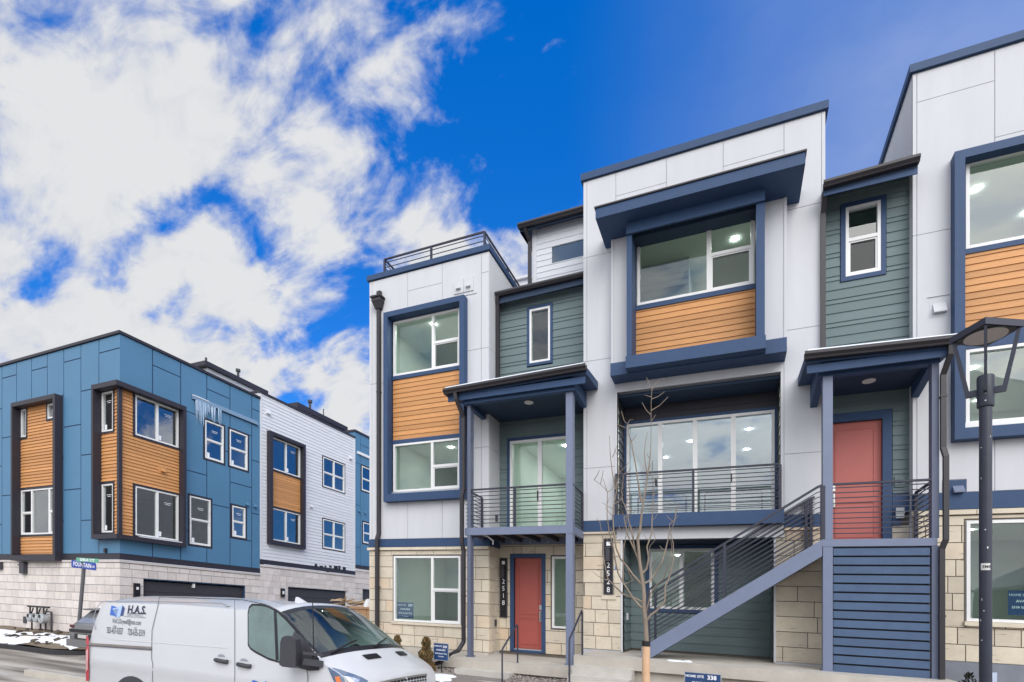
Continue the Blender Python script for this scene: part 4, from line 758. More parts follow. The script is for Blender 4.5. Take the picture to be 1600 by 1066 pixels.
for (a, b, c, d) in w3: o = window(E3, RL, a, b, c, d, 0, [], {0: [(c+d)/2]}, glass=GLASS_D); dtrim(o, RL, a, b, c, d, .085)
room(E3, -30, X2-.18, YC+.2, YD-.2, 5.8, 8.8, open_=('x+',), wm=STUD); room(E3, -30, X2-.18, YC+.2, YD-.2, 2.5, 5.5, open_=('x+',), wm=STUD)
m = M(); m.fbox(RL, 24.6, 26.5, -.1, -.0, 8.95, 9.1); build('scupper_pipe', m, W_VINYL, E3)
m = M(); vent_hood(m, RL, 24.75, 5.6, .16, .16, .12); m.cut(); vent_hood(m, RL, 25.3, 5.6, .16, .16, .12); build('wall_vent', m, BLUE_L, E3)

# gas meters on the front of the block base
G = thing('gas_meter_set', 'row of three grey gas meters on pipes in front of the pale block wall', 'gas meters', (-25.1, 11.4, -1.6))
m = M(); y = 11.42
m.tube([(-26.0, y, -.63), (-24.5, y, -.63)], .035, 8)
for x in (-25.75, -25.25, -24.78): m.tube([(x-.1, y, -.63), (x-.1, y, -.95)], .03, 8); m.tube([(x+.14, y, -.68), (x+.06, y-.05, -.98)], .025, 8)
for x in (-25.72, -25.1, -24.75): m.tube([(x, y, -1.25), (x, y, -1.66)], .03, 8)
m.tube([(-24.72, y, -.80), (-24.35, y, -.80), (-24.33, y, -1.66)], .035, 8); build('pipework', m, BLACK, G, weld=True, smooth=50)
for i, x in enumerate((-25.65, -25.22, -24.83)):
    m = M(); a = .16 if i < 2 else .19; m.tube([(x, y-.16, -1.08), (x, y-.13, -1.08), (x, y+.05, -1.08), (x, y+.1, -1.08)], [a*.7, a, a, a*.8], 16); m.box(x-a*.8, x+a*.8, y-.08, y+.06, -1.08, -.92); mb_ = build('meter', m, ALU, G)
    m = M(); m.tube([(x, y-.17, -.99), (x, y-.16, -.99)], .07, 12); build('dial', m, BLACK, mb_)

# ================================================================ GROUND
def grid(x0, x1, y0, y1, nx, ny, zf, m=None):
    m = m or M(); P = [[(x0 + (x1-x0)*i/nx, y0 + (y1-y0)*j/ny) for i in range(nx+1)] for j in range(ny+1)]
    for j in range(ny):
        for i in range(nx): m.face([(p[0], p[1], zf(*p)) for p in (P[j][i], P[j][i+1], P[j+1][i+1], P[j+1][i])])
    return m
ROAD = -2.10
def road_mat():
    m = mat('dirty wet road', (.27,.245,.21), .75, .22, 1.2, .25, 30, stretch=(.35, 1.6, 1)); t = m.node_tree; mixn = [x for x in t.nodes if x.type == 'MIX'][0]
    g = t.nodes.new('ShaderNodeTexCoord'); mp = t.nodes.new('ShaderNodeMapping'); mp.inputs['Scale'].default_value = (.10, 1.0, 1); mp.inputs['Rotation'].default_value = (0, 0, R(-6)); t.links.new(g.outputs['Object'], mp.inputs[0])
    n = t.nodes.new('ShaderNodeTexNoise'); n.inputs['Scale'].default_value = 1.7; n.inputs['Detail'].default_value = 6; t.links.new(mp.outputs[0], n.inputs['Vector'])
    rp = t.nodes.new('ShaderNodeValToRGB'); e = rp.color_ramp; e.elements[0].position = .36; e.elements[0].color = (.13,.115,.10,1); e.elements[1].position = .60; e.elements[1].color = (.42,.39,.35,1); k = e.elements.new(.48); k.color = (.27,.24,.20,1)
    t.links.new(n.outputs['Fac'], rp.inputs[0]); t.links.new(rp.outputs[0], mixn.inputs[6]); return m
gp = M(); xs = [-1500, -300, -70, -40, -20, -8, 0, 8, 20, 40, 70, 300, 1500]; ys = [-1500, -200, -60, -20, 0, 4, 8, 12, 20, 40, 120, 1500]
for i in range(len(xs)-1):
    for j in range(len(ys)-1): gp.face([(xs[i], ys[j], ROAD), (xs[i+1], ys[j], ROAD), (xs[i+1], ys[j+1], ROAD), (xs[i], ys[j+1], ROAD)])
tagit(build('road', gp, road_mat(), base=(0,0,0)), kind='structure')
# far verge with kerb, rounded at the alley corner
VX = -19.75; VR = 1.3
def edge(t):                      # kerb line, from far left round the corner into the alley
    if t <= 0: return (VX - VR + t, 9.75)
    if t >= 1: return (VX, 9.75 + VR + (t - 1))
    a = t*math.pi/2; return (VX - VR + VR*math.sin(a), 9.75 + VR - VR*math.cos(a))
ts = [-60, -40, -30, -20, -14, -10, -7, -5, -4, -3, -2, -1, -.5] + [k/8 for k in range(9)] + [1.5, 2.5, 4, 7, 12, 20]
m = M()
for a, b in zip(ts[:-1], ts[1:]):
    p, q = edge(a), edge(b); cx = lambda e, k: (e[0] - (k if e[0] >= VX - .01 else 0) - (k*.5 if VX - VR < e[0] < VX - .01 else 0), e[1] + (0 if e[0] >= VX - .01 else k))
    p2, q2 = cx(p, .16), cx(q, .16)
    m.face([(*p, ROAD), (*q, ROAD), (*q, ROAD+.15), (*p, ROAD+.15)]); m.face([(*p, ROAD+.15), (*q, ROAD+.15), (*q2, ROAD+.15), (*p2, ROAD+.15)])
tagit(build('far_kerb', m, mat('black edging kerb', (.028,.028,.032), .6, .3, 5), base=(-20, 10, ROAD)), kind='structure')
def zverge(x, y):
    b = 9.75 if x < VX - VR else 9.75 + (VR - math.sqrt(max(0, VR*VR - (x - VX + VR)**2)))
    f = max(0.0, min(1.0, (y - b)/(11.6 - b + .01))); return -1.96 + .42*f**.8 + .03*math.sin(x*2.3)*math.sin(y*3.1)
m = M(); rows = [0, .08, .2, .35, .5, .65, .8, 1]
vx = [-80, -60, -50] + [-44 + k*.5 for k in range(int((44 + VX)/.5))] + [VX - .9, VX - .5, VX - .3, VX - .16]
for a, b in zip(vx[:-1], vx[1:]):
    def lo(x): return 9.75 + .14 if x < VX - VR else 9.75 + VR - math.sqrt(max(0, VR*VR - (x - VX + VR)**2)) + .14
    for r0, r1 in zip(rows[:-1], rows[1:]):
        P = lambda x, r: (x, lo(x) + (11.72 - lo(x))*r); c = [P(a, r0), P(b, r0), P(b, r1), P(a, r1)]
        m.face([(*q, zverge(*q)) for q in c])
m.box(VX-.66, VX-.16, 11.72, 18, ROAD, -1.9)
tagit(build('far_soil', m, mat('muddy bare soil', (.17,.135,.095), .95, .3, 3, .8, 12), base=(-25, 11, -1.8), weld=True, smooth=60), kind='structure')
def blob(cx, cy, rx, ry, zf, seed, h=.05, n=44, rings=7, jag=.35):
    rng = random.Random(seed); ph = [rng.uniform(0, 6.28) for _ in range(6)]; m = M(); P = []
    for k in range(rings + 1):
        f = k/rings; row = []
        for i in range(n):
            a = 2*math.pi*i/n; r = 1 + jag*(.5*math.sin(2*a+ph[0]) + .35*math.sin(3*a+ph[1]) + .3*math.sin(5*a+ph[2]) + .2*math.sin(9*a+ph[3]) + .13*math.sin(16*a+ph[4]))
            x = cx + rx*r*f*math.cos(a); y = cy + ry*r*f*math.sin(a); row.append((x, y, zf(x, y) + h*(1 - f**3) + .012*math.sin(x*9+ph[5])*math.sin(y*11)*(1-f) - (.02 if k == rings else 0)))
        P.append(row)
    for k in range(rings):
        for i in range(n): m.face([P[k][i], P[k][(i+1) % n], P[k+1][(i+1) % n], P[k+1][i]])
    return m
zc = lambda lo_, hi_: (lambda x, y: zverge(x, min(max(y, lo_), hi_)))
sm = M()
for (cx, cy, rx, ry, sd_, h) in ((-27.2, 10.55, 2.1, .62, 1, .10), (-23.9, 10.25, 1.6, .36, 2, .07), (-21.7, 10.75, 1.7, .60, 3, .09), (-24.3, 11.05, .9, .22, 4, .05), (-31, 10.7, 2.2, .6, 8, .1), (-36, 10.7, 2.6, .6, 9, .1), (-20.9, 10.4, .55, .3, 11, .05)):
    b = blob(cx, cy, rx, ry, zc(9.9, 11.5), sd_, h); n = len(sm.v); sm.v += b.v; sm.f += [tuple(i+n for i in f) for f in b.f]; sm.mi += b.mi; sm.tone += b.tone
tagit(build('snow', sm, SNOW, base=(-24, 10.6, -1.8), weld=True, smooth=60), 'patchy old snow on the far verge below the pale block wall', 'snow', kind='stuff')
rk = M(); rng = random.Random(8)
def rock(m, x, y, z, s, rng):
    bm = bmesh.new(); bmesh.ops.create_icosphere(bm, subdivisions=1, radius=1); sx, sy, sz = s*rng.uniform(.8,1.4), s*rng.uniform(.7,1.1), s*rng.uniform(.45,.8); a = rng.uniform(0, 6.28); ca, sa = math.cos(a), math.sin(a); off = {v.index: rng.uniform(.8, 1.15) for v in bm.verts}
    for f in bm.faces:
        pts = []
        for v in f.verts: c = v.co*off[v.index]; X, Yv = c.x*sx, c.y*sy; pts.append((x + X*ca - Yv*sa, y + X*sa + Yv*ca, z + c.z*sz))
        m.face(pts)
    bm.free()
for k in range(46):
    x = rng.uniform(-29, -20.3); y = rng.uniform(10.0, 11.5) if x < -21 else rng.uniform(10.6, 11.5); m_ = rk; m_.ct = rng.random(); rock(rk, x, y, zverge(x, y) + .03, rng.choice((.05, .07, .09, .16)), rng)
tagit(build('rubble', rk, mat('dark clods', (.075,.06,.045), .95, .3, 8, tone=.3), base=(-25, 10.8, -1.8)), 'dark clods and stones scattered through the far verge snow', 'rubble', kind='stuff')
# near kerb, pavement and planting bed
m = M(); m.box(-16.0, 40, 6.95, 7.10, ROAD, ROAD+.15); tagit(build('near_kerb', m, CONC, base=(0, 7, ROAD), bevel=.02), kind='structure')
def zbed(x, y): f = max(0.0, min(1.0, (y - 7.1)/3.6)); return -1.955 + .57*f + .015*math.sin(x*3.7)*math.sin(y*4.3)
m = grid(-10.6, 40, 7.1, 12.3, 150, 16, zbed)
tagit(build('gravel_ground', m, mat('river gravel', (.20,.18,.165), .95, .5, 30, 1.0, 42), base=(0, 10, -1.7), weld=True, smooth=60), kind='structure')
m = grid(-19.59, -10.6, 9.6, 60, 12, 24, lambda x, y: ROAD + .008 + .5*max(0, min(1, (y - 10)/14))); tagit(build('alley_road', m, CONC, base=(-15, 20, -2), weld=True, smooth=60), kind='structure')
gv = M(); rng = random.Random(15)
for k in range(2300):
    if k < 1300: x = rng.uniform(-7.6, -5.7) ; y = rng.uniform(9.2, 10.5)
    else: x = rng.uniform(-4.45, -2.9); y = rng.uniform(8.9, 10.5)
    gv.ct = rng.random(); rock(gv, x, y, zbed(x, y) + .012, rng.uniform(.018, .042), rng)
tagit(build('gravel', gv, mat('river pebbles', (.25,.22,.20), .9, .3, 12, tone=.45), base=(-6, 10, -1.6)), 'loose grey river pebbles beside the porch steps', 'gravel', kind='stuff')
sm = M()
for (cx, cy, rx, ry, sd_, h) in ((-6.15, 9.72, .62, .33, 21, .06), (-3.55, 9.75, .30, .20, 22, .05), (-1.05, 8.2, .35, .3, 25, .06), (-.6, 8.3, .3, .4, 27, .12), (2.6, 9.7, .9, .3, 29, .07), (-7.6, 9.2, .7, .5, 33, .06)):
    b = blob(cx, cy, rx, ry, zbed, sd_, h); n = len(sm.v); sm.v += b.v; sm.f += [tuple(i+n for i in f) for f in b.f]; sm.mi += b.mi; sm.tone += b.tone
tagit(build('snow', sm, SNOW, base=(-3, 9.5, -1.6), weld=True, smooth=60), 'small snow patches left on the gravel in front of the white row', 'snow', kind='stuff')
m = M()
for (x, y, rx, ry, s_) in ((-1.05, 10.62, .16, .10, 41), (-.82, 10.66, .1, .06, 42)):
    b = blob(x, y, rx, ry, lambda a, c: -.862, s_, .035); n = len(m.v); m.v += b.v; m.f += [tuple(i+n for i in f) for f in b.f]; m.mi += b.mi; m.tone += b.tone
tagit(build('snow', m, SNOW, base=(-1, 10.6, -.86), weld=True, smooth=60), 'tiny remnant of snow on the concrete porch at the foot of the stairs', 'snow', kind='stuff')
# ================================================================ PANEL VAN
XR, YCV, ZV = -9.31, 5.80, -2.10
VAN_W = mat('white van paint', (.54,.55,.575), .28, .02, 2, spec=.5); VAN_W.node_tree.nodes['Principled BSDF'].inputs['Coat Weight'].default_value = .6; VAN_W.node_tree.nodes['Principled BSDF'].inputs['Coat Roughness'].default_value = .05
SEAM = mat('panel gap', (.10,.10,.115), .7, .02); SEAM_L = mat('crease shade and print grey', (.27,.28,.32), .5, .02); SEAM_H = mat('pressed panel highlight', (.64,.65,.68), .4, .02)
VGLASS = glass_mat('tinted van glass', (.70,.88,.82), .10, .95); DGL = mat('dark side glass', (.10,.16,.155), .06, .35, 1.4, spec=1.0)
REDL = mat('red tail lamp', (.45,.01,.03), .15, .1, 20, spec=.8); PINKL = mat('pale tail lamp', (.62,.30,.31), .2, .05)
def lerp(x, xs, ys):
    if x <= xs[0]: return ys[0]
    for a, b, c, d in zip(xs[:-1], xs[1:], ys[:-1], ys[1:]):
        if x <= b: return c + (d-c)*(x-a)/(b-a)
    return ys[-1]
WH = [.30, .48, .70, .95, 1.03, 1.12, 1.25, 1.60, 1.90, 2.0]; WW = [.955, .985, .992, .985, .998, .985, .970, .930, .880, .850]
def wside(h): return lerp(h, WH, WW)
def ntap(s): return lerp(s, [0, .06, .18, .5, 4.5, 4.9, 5.15, 5.32, 5.42, 5.50, 5.55], [.972, .985, .995, 1, 1, .99, .96, .90, .82, .70, .60])
def shl(s): return lerp(s, [0, .05, .16, 2, 3.78, 3.95, 4.2, 4.64, 5.0, 5.25, 5.38, 5.45, 5.51, 5.55], [1.86, 1.93, 1.965, 1.985, 1.95, 1.87, 1.70, 1.405, 1.30, 1.20, 1.12, .98, .75, .52])
def crn(s): return lerp(s, [0, .2, 3.7, 3.95, 4.64, 5.2, 5.4, 5.55], [.10, .135, .14, .15, .10, .07, .05, .02])
def bow(s): return lerp(s, [3.7, 3.95, 4.64, 5.3, 5.45, 5.55], [0, .14, .22, .10, .05, 0])      # plan curve of windscreen and bonnet
def tilt(s, h): t = max(0, min(1, (h-1.25)/.85)); return .25*t**1.8*max(0, 1 - s/1.3)
def vbody(s, v, sg=-1):
    sh_ = shl(s)
    if v <= 1: h = .30 + v*(sh_ - .30); y = wside(h)*ntap(s); dx = 0
    else:
        t = v - 1; yy = wside(sh_)*ntap(s); y = yy*(1 - t); h = sh_ + crn(s)*(1 - (1-t)**2.6); dx = bow(s)*(1 - (1-t)**2)
    return (XR + (s if s < 4.64 else 4.64 + (s - 4.64)*.78) + dx + tilt(s, h), YCV + sg*y, ZV + h)
def vp(X, z, off=.004):             # point of the near side seen from the street: X and height given on the plane Y=4.8
    h = z - ZV
    for _ in range(4):
        s = X - XR - tilt(max(0, X - XR), h); yw = wside(max(.3, h))*ntap(max(0, s)); k = (YCV - yw)/4.8; X_, z_ = X*k, z*k; h = z_ - ZV
    return (X_, YCV - yw - off, z_)
def patch(m, poly, off=.005, cuts=3, fn=None):
    bm = bmesh.new(); vs = [bm.verts.new((p[0], 0, p[1])) for p in poly]; f = bm.faces.new(vs); bmesh.ops.triangulate(bm, faces=[f])
    bmesh.ops.subdivide_edges(bm, edges=bm.edges[:], cuts=cuts, use_grid_fill=True)
    for f in bm.faces: m.face([(fn or vp)(v.co.x, v.co.z, off) for v in f.verts])
    bm.free()
def ribbon(m, pts, wd, off=.008, fn=None):
    fn = fn or vp; q = []
    for a, b in zip(pts[:-1], pts[1:]):
        n = max(1, int(math.hypot(b[0]-a[0], b[1]-a[1])/.12)); q += [(a[0]+(b[0]-a[0])*i/n, a[1]+(b[1]-a[1])*i/n) for i in range(n)]
    q.append(pts[-1]); L = []
    for i, p in enumerate(q):
        a = q[max(i-1, 0)]; b = q[min(i+1, len(q)-1)]; dx, dz = b[0]-a[0], b[1]-a[1]; l = math.hypot(dx, dz) or 1; L.append((p[0]-dz/l*wd/2, p[1]+dx/l*wd/2, p[0]+dz/l*wd/2, p[1]-dx/l*wd/2))
    for a, b in zip(L[:-1], L[1:]): m.face([fn(a[0], a[1], off), fn(b[0], b[1], off), fn(b[2], b[3], off), fn(a[2], a[3], off)])
van = thing('panel_van', 'white panel van with blue logo and phone numbers on its side, parked at the kerb', 'van', (XR + 2.7, YCV, ZV))
SS = [0, .05, .11, .18, .3, .45, .6, .75, .9, 1.1, 1.3, 1.6, 2, 2.4, 2.8, 3.2, 3.5, 3.7, 3.78, 3.85, 3.93, 4.0, 4.1, 4.2, 4.35, 4.5, 4.57, 4.64, 4.72, 4.82, 4.95, 5.08, 5.18, 5.25, 5.32, 5.38, 5.415, 5.45, 5.48, 5.51, 5.53, 5.55]
VV = [0, .06, .13, .21, .29, .36, .40, .44, .48, .54, .60, .68, .76, .84, .90, .95, 1.0, 1.03, 1.06, 1.10, 1.16, 1.24, 1.36, 1.52, 1.7, 1.85, 2.0]
m = M(); g = M(); cw = M()
for sg in (-1, 1):
    for s0, s1 in zip(SS[:-1], SS[1:]):
        for v0, v1 in zip(VV[:-1], VV[1:]):
            f = [vbody(s0, v0, sg), vbody(s1, v0, sg), vbody(s1, v1, sg), vbody(s0, v1, sg)]
            if v0 >= 1.10 and 3.93 <= s0 < 4.57: g.face(f)
            elif v0 >= 1.06 and 3.85 <= s0 < 4.64: cw.face(f)
            else: m.face(f)
    m.face([vbody(0, v, sg) for v in VV] + [(XR + tilt(0, 1.9), YCV, ZV + .3)])
    m.face([vbody(5.55, v, sg) for v in VV] + [(XR + 4.64 + .91*.78, YCV, ZV + .3)])
vb = build('van_body', m, VAN_W, van, weld=True, smooth=32)
build('windscreen_surround', cw, BLACK, van, weld=True, smooth=32)
build('windscreen', g, VGLASS, van, weld=True, smooth=60)
# cab seen through the windscreen
m = M(); m.box(-5.15, -4.62, 5.0, 6.6, -.98, -.80); m.box(-4.9, -4.62, 5.0, 6.6, -.80, -.74); m.box(-6.4, -6.35, 4.98, 6.62, -1.8, -.1); m.box(-6.3, -4.6, 4.98, 6.62, -1.7, -1.65); build('cab_interior', m, mat('grey cab trim', (.22,.26,.235), .8, .2), van)
m = M()
for y in (5.3, 6.2):
    m.box(-6.15, -5.65, y-.24, y+.24, -1.3, -1.12); m.hexa([(-6.2,y-.23,-1.12),(-6.05,y-.23,-1.12),(-6.05,y+.23,-1.12),(-6.2,y+.23,-1.12),(-6.3,y-.2,-.55),(-6.2,y-.2,-.55),(-6.2,y+.2,-.55),(-6.3,y+.2,-.55)]); m.box(-6.3, -6.2, y-.12, y+.12, -.53, -.36)
build('seat', m, mat('grey seat cloth', (.12,.13,.11), .9, .2), van, bevel=.03)
m = M(); m.tube([(-5.28 + .08*math.sin(a), 6.2 + .19*math.cos(a), -.80 + .19*math.sin(a)) for a in [2*math.pi*k/20 for k in range(21)]], .017, 6, False); m.tube([(-5.28, 6.02, -.8), (-5.28, 6.38, -.8)], .015, 6); build('steering_wheel', m, BLACK, van)
m = M(); m.box(-5.0, -4.72, 5.2, 5.75, -.735, -.73); build('paper_on_dash', m, W_VINYL, van)
# side glass, sail panel, seams, painted pressing lines
gp_ = [(-5.74,-.57),(-5.74,-.19),(-5.72,-.11),(-5.67,-.075),(-5.5,-.075),(-5.4,-.09),(-5.25,-.14),(-5.10,-.235),(-4.93,-.37),(-5.16,-.76),(-5.4,-.72),(-5.62,-.65),(-5.70,-.615)]
def grow(p, k): cx = sum(a for a, b in p)/len(p); cz = sum(b for a, b in p)/len(p); return [(a + (a-cx)/math.hypot(a-cx, b-cz)*k, b + (b-cz)/math.hypot(a-cx, b-cz)*k) for a, b in p]
m = M(); patch(m, grow(gp_, .032), .005, 7); sw = build('side_window', m, BLACK, van)
m = M(); patch(m, gp_, .013, 7); build('pane', m, DGL, sw); m = M(); ribbon(m, [(-5.275, -.10), (-5.24, -.74)], .045, .017); build('divider_bar', m, BLACK, sw)
m = M(); patch(m, [(-4.95,-.36),(-4.84,-.42),(-4.72,-.52),(-4.56,-.67),(-4.56,-.81),(-4.71,-.83),(-5.18,-.775)], .016, 6); build('sail_panel', m, PLAST, van)
m = M()
ribbon(m, [(-7.515, -.015), (-7.54, -.12), (-7.68, -.50), (-7.69, -.9), (-7.66, -1.0), (-7.68, -1.45)], .011); m.cut(); ribbon(m, [(-7.515, -.012), (-5.85, -.005), (-5.45, -.05), (-5.10, -.17), (-4.86, -.35)], .012)
m.cut(); ribbon(m, [(-6.0, -.01), (-6.0, -1.45)], .009); m.cut(); ribbon(m, [(-4.86, -.35), (-4.755, -.47), (-4.74, -.56), (-4.765, -.80), (-4.745, -.90), (-4.76, -1.45)], .011)
build('panel_seam', m, SEAM, vb)
m = M(); ribbon(m, [(-9.03,-.57),(-9.08,-.38),(-8.99,-.22),(-8.90,-.15),(-8.77,-.115),(-7.65,-.085),(-6.25,-.065),(-6.15,-.09)], .017); build('pressing_shade_line', m, SEAM_L, vb)  # flat grey ribbon paints the shade along the pressing's upper crease
m = M(); ribbon(m, [(-9.03,-.57),(-8.86,-.64),(-8.62,-.68),(-7.65,-.665),(-6.15,-.645)], .012); build('pressing_highlight', m, SEAM_H, vb)  # pale ribbon paints the highlight along the pressing's lower edge
m = M(); ribbon(m, [(-9.26, -.80), (-7.69, -.762)], .05, .012); sr = build('slide_rail', m, mat('brown grey rail', (.20,.175,.16), .5, .2), van); m = M(); ribbon(m, [(-9.26, -.815), (-7.69, -.777)], .018, .014); build('rail_groove', m, SEAM, sr)
for x, z in ((-6.235, -.82), (-5.815, -.845)):
    m = M(); a = vp(x-.11, z); b = vp(x+.12, z-.01); m.tube([(a[0], a[1]-.015, a[2]), (a[0]+.05, a[1]-.035, a[2]), (b[0]-.05, b[1]-.035, b[2]), (b[0], b[1]-.015, b[2])], .028, 8); hd_ = build('door_handle', m, PLAST, van, weld=True, smooth=50)
    m = M(); patch(m, [(x-.02 + .07*math.cos(a_), z + .045 + .035*math.sin(a_)) for a_ in [math.pi*k/8 for k in range(9)]], .004); build('handle_recess_shade', m, SEAM_L, hd_)  # flat grey patch paints the shade of the hollow behind the handle
m = M(); patch(m, [(-9.265,-.70),(-9.26,-.66),(-9.205,-.675),(-9.185,-.75),(-9.19,-1.33),(-9.205,-1.37),(-9.265,-1.37)], .012); tl = build('tail_lamp', m, REDL, van); m = M(); patch(m, [(-9.262,-.90),(-9.20,-.86),(-9.20,-1.18),(-9.262,-1.24)], .016); build('lamp_lens', m, PINKL, tl)
m = M(); m.box(XR-.12, XR+.25, YCV-.93, YCV+.93, ZV+.42, ZV+.68); build('rear_bumper', m, PLAST, van, bevel=.03)
# wheels, arches, sill
for cx in (-8.27*.985, -4.95*.985 + .35):
    m = M(); ring = [(cx + r*math.cos(a_), ZV + .35 + r*math.sin(a_)) for r in (.55,) for a_ in [math.pi*k/18 for k in range(19)]]; patch(m, ring, .006, 2, lambda X, z, o: (X, YCV - wside(max(.3, z-ZV))*ntap(X-XR) - o, z)); build('wheel_arch', m, PLAST, van)
    m = M(); m.tube([(cx, YCV-.965, ZV+.35), (cx, YCV-1.005, ZV+.35), (cx, YCV-1.01, ZV+.35)], [.35, .35, .33], 32); wh = build('wheel', m, BLACK, van, weld=True, smooth=40); m = M(); m.tube([(cx, YCV-1.012, ZV+.35), (cx, YCV-1.016, ZV+.35)], [.22, .20], 24); build('rim', m, ALU, wh)
m = M(); m.box(XR+.1, XR+5.2, YCV-.99, YCV+.99, ZV+.28, ZV+.42); build('lower_sill', m, PLAST, van, bevel=.03)
# mirror
m = M(); a = [(x_ + .075, z_ + .012) for x_, z_ in ((-4.97,-.76),(-4.955,-.50),(-4.93,-.44),(-4.88,-.415),(-4.77,-.42),(-4.72,-.45),(-4.71,-.60),(-4.72,-.755),(-4.76,-.78),(-4.92,-.78))]; m.prism([(x, 4.50, z) for x, z in a], [(x*1.03+.02, 4.70, z*1.03) for x, z in a]); mi = build('wing_mirror', m, PLAST, van, bevel=.03)
m = M(); m.bar((-4.66, 4.62, -.70), (-4.56, 4.84, -.74), .05, .075); m.bar((-4.66, 4.62, -.60), (-4.56, 4.84, -.63), .03, .035); build('mirror_arm', m, PLAST, mi)
# bonnet: vents, lamps, grille, wipers, aerial
def vq(s, q, off=.004): # q: fraction across from the centre (-1 near side .. 1 far side)
    sg = -1 if q < 0 else 1; p = Vector(vbody(s, 2 - abs(q), sg)); a = Vector(vbody(s+.02, 2 - abs(q), sg)) - p; b = Vector(vbody(s, 2 - max(0, abs(q)-.02), sg)) - p; n = a.cross(b); n.normalize(); n = n if n.z > 0 else -n
    return tuple(p + n*off)
m = M()
for q0, q1 in ((-.46, -.20), (.24, .48)):
    m.cut()
    for k in range(5): a, b = q0 + (q1-q0)*k/5 + .006, q0 + (q1-q0)*(k+1)/5 - .006; m.face([vq(4.80, a, .016), vq(4.80, b, .016), vq(4.93, b, .016), vq(4.93, a, .016)])
    for k in range(5): a, b = q0 + (q1-q0)*k/5, q0 + (q1-q0)*(k+1)/5; m.face([vq(4.79, a, .010), vq(4.79, b, .010), vq(4.94, b, .010), vq(4.94, a, .010)])
build('bonnet_vent', m, BLACK, van)
m = M(); n = 9
for k in range(14): a, b = -.62 + 1.24*k/14 + .012, -.62 + 1.24*(k+1)/14 - .012; [m.face([vq(s0+.003, a, .006), vq(s0+.003, b, .006), vq(s1-.003, b, .006), vq(s1-.003, a, .006)]) for s0, s1 in zip([5.395, 5.415, 5.432, 5.45, 5.468, 5.486], [5.415, 5.432, 5.45, 5.468, 5.486, 5.505])]
gr_ = build('grille', m, BLACK, van); m = M()
for k in range(20): a, b = -.66 + 1.32*k/20, -.66 + 1.32*(k+1)/20; m.face([vq(5.385, a, .004), vq(5.385, b, .004), vq(5.51, b, .004), vq(5.51, a, .004)])
build('grille_frame', m, CHROME, gr_)
def hl(s, v, off): p = Vector(vbody(s, v, -1)); a = Vector(vbody(s+.02, v, -1)) - p; b = Vector(vbody(s, v-.02, -1)) - p; n = a.cross(b).normalized(); n = n if n.y < 0 else -n; return tuple(p + n*off)
def hpatch(m, pts, off, k=6):
    (a, b, c, d) = pts
    for i in range(k):
        for j in range(k):
            P = lambda u, w: hl(*[(a[t]*(1-u) + b[t]*u)*(1-w) + (d[t]*(1-u) + c[t]*u)*w for t in (0, 1)], off); m.face([P(i/k, j/k), P((i+1)/k, j/k), P((i+1)/k, (j+1)/k), P(i/k, (j+1)/k)])
for nm, pts, off, mt_ in (('headlamp', ((4.88, .99), (5.34, 1.20), (5.43, .96), (5.12, .76)), .006, mat('headlamp lens', (.12,.16,.24), .08, .25, 9, spec=.9)),):
    m = M(); hpatch(m, pts, off); hp_ = build(nm, m, mt_, van)
m = M(); hpatch(m, ((5.02, .93), (5.10, .97), (5.17, .86), (5.10, .80)), .010, 3); build('indicator_lens', m, mat('amber lens', (.75,.22,.08), .2, .1), hp_)
m = M(); hpatch(m, ((5.16, 1.0), (5.30, 1.10), (5.37, .96), (5.22, .86)), .010, 4); build('lamp_lens', m, mat('bright reflector', (.75,.77,.80), .12, .2, 14, metal=.6), hp_)
m = M()
for a, b in (((4.62, -.80), (4.50, -.30)), ((4.62, -.10), (4.48, .45))): m.cut(); m.tube([vq(a[0], a[1], .02), vq((a[0]+b[0])/2, (a[1]+b[1])/2, .035), vq(b[0], b[1], .02)], .012, 6)
build('wiper', m, BLACK, van)
p = vbody(4.60, 1.0, -1); m = M(); m.tube([p, (p[0], p[1], p[2]+.04)], .025, 8); m.tube([(p[0], p[1], p[2]+.03), (p[0]-.02, p[1], p[2]+.72)], .006, 6); build('aerial', m, BLACK, van)
m = M(); q = vbody(3.55, 1.9, -1); m.hexa([(q[0]-.12,q[1]-.03,q[2]),(q[0]+.08,q[1]-.02,q[2]),(q[0]+.08,q[1]+.02,q[2]),(q[0]-.12,q[1]+.03,q[2]),(q[0]-.12,q[1]-.008,q[2]+.075),(q[0]-.08,q[1]-.008,q[2]+.075),(q[0]-.08,q[1]+.008,q[2]+.075),(q[0]-.12,q[1]+.008,q[2]+.075)]); build('roof_fin_aerial', m, VAN_W, van)
# lettering
LB, LM, LL, LN = mat('logo blue', (.03,.13,.50), .4, .02), mat('logo navy', (.03,.06,.20), .4, .02), mat('logo light blue', (.38,.52,.82), .4, .02), mat('lettering navy', (.02,.025,.06), .5, .02)
def logo(par, dx=0, dz=0, s=1):
    T = lambda P: [(-8.49 + (a+8.49)*s + dx, -.26 + (b+.26)*s + dz) for a, b in P]
    for nm, P, mt_ in (('logo_door', [(-8.63,-.175),(-8.55,-.185),(-8.46,-.21),(-8.51,-.345),(-8.575,-.325),(-8.67,-.32)], LB), ('logo_opening', [(-8.59,-.215),(-8.46,-.20),(-8.36,-.16),(-8.41,-.31),(-8.43,-.34),(-8.50,-.345),(-8.455,-.215),(-8.60,-.235)], LL), ('logo_edge', [(-8.36,-.165),(-8.31,-.20),(-8.35,-.32),(-8.41,-.32),(-8.375,-.2)], LM)):
        m = M(); patch(m, T(P), .006 if mt_ != LL else .0075, 2); build(nm, m, mt_, par)
vf = lambda u, d, z: vp(u, z, .007)
logo(vb)
m = M(); glyphs(m, 'H.A.S.', .165, vf, -8.035, -.222, 0, sx=1.05, bold=.004, shear=.25)
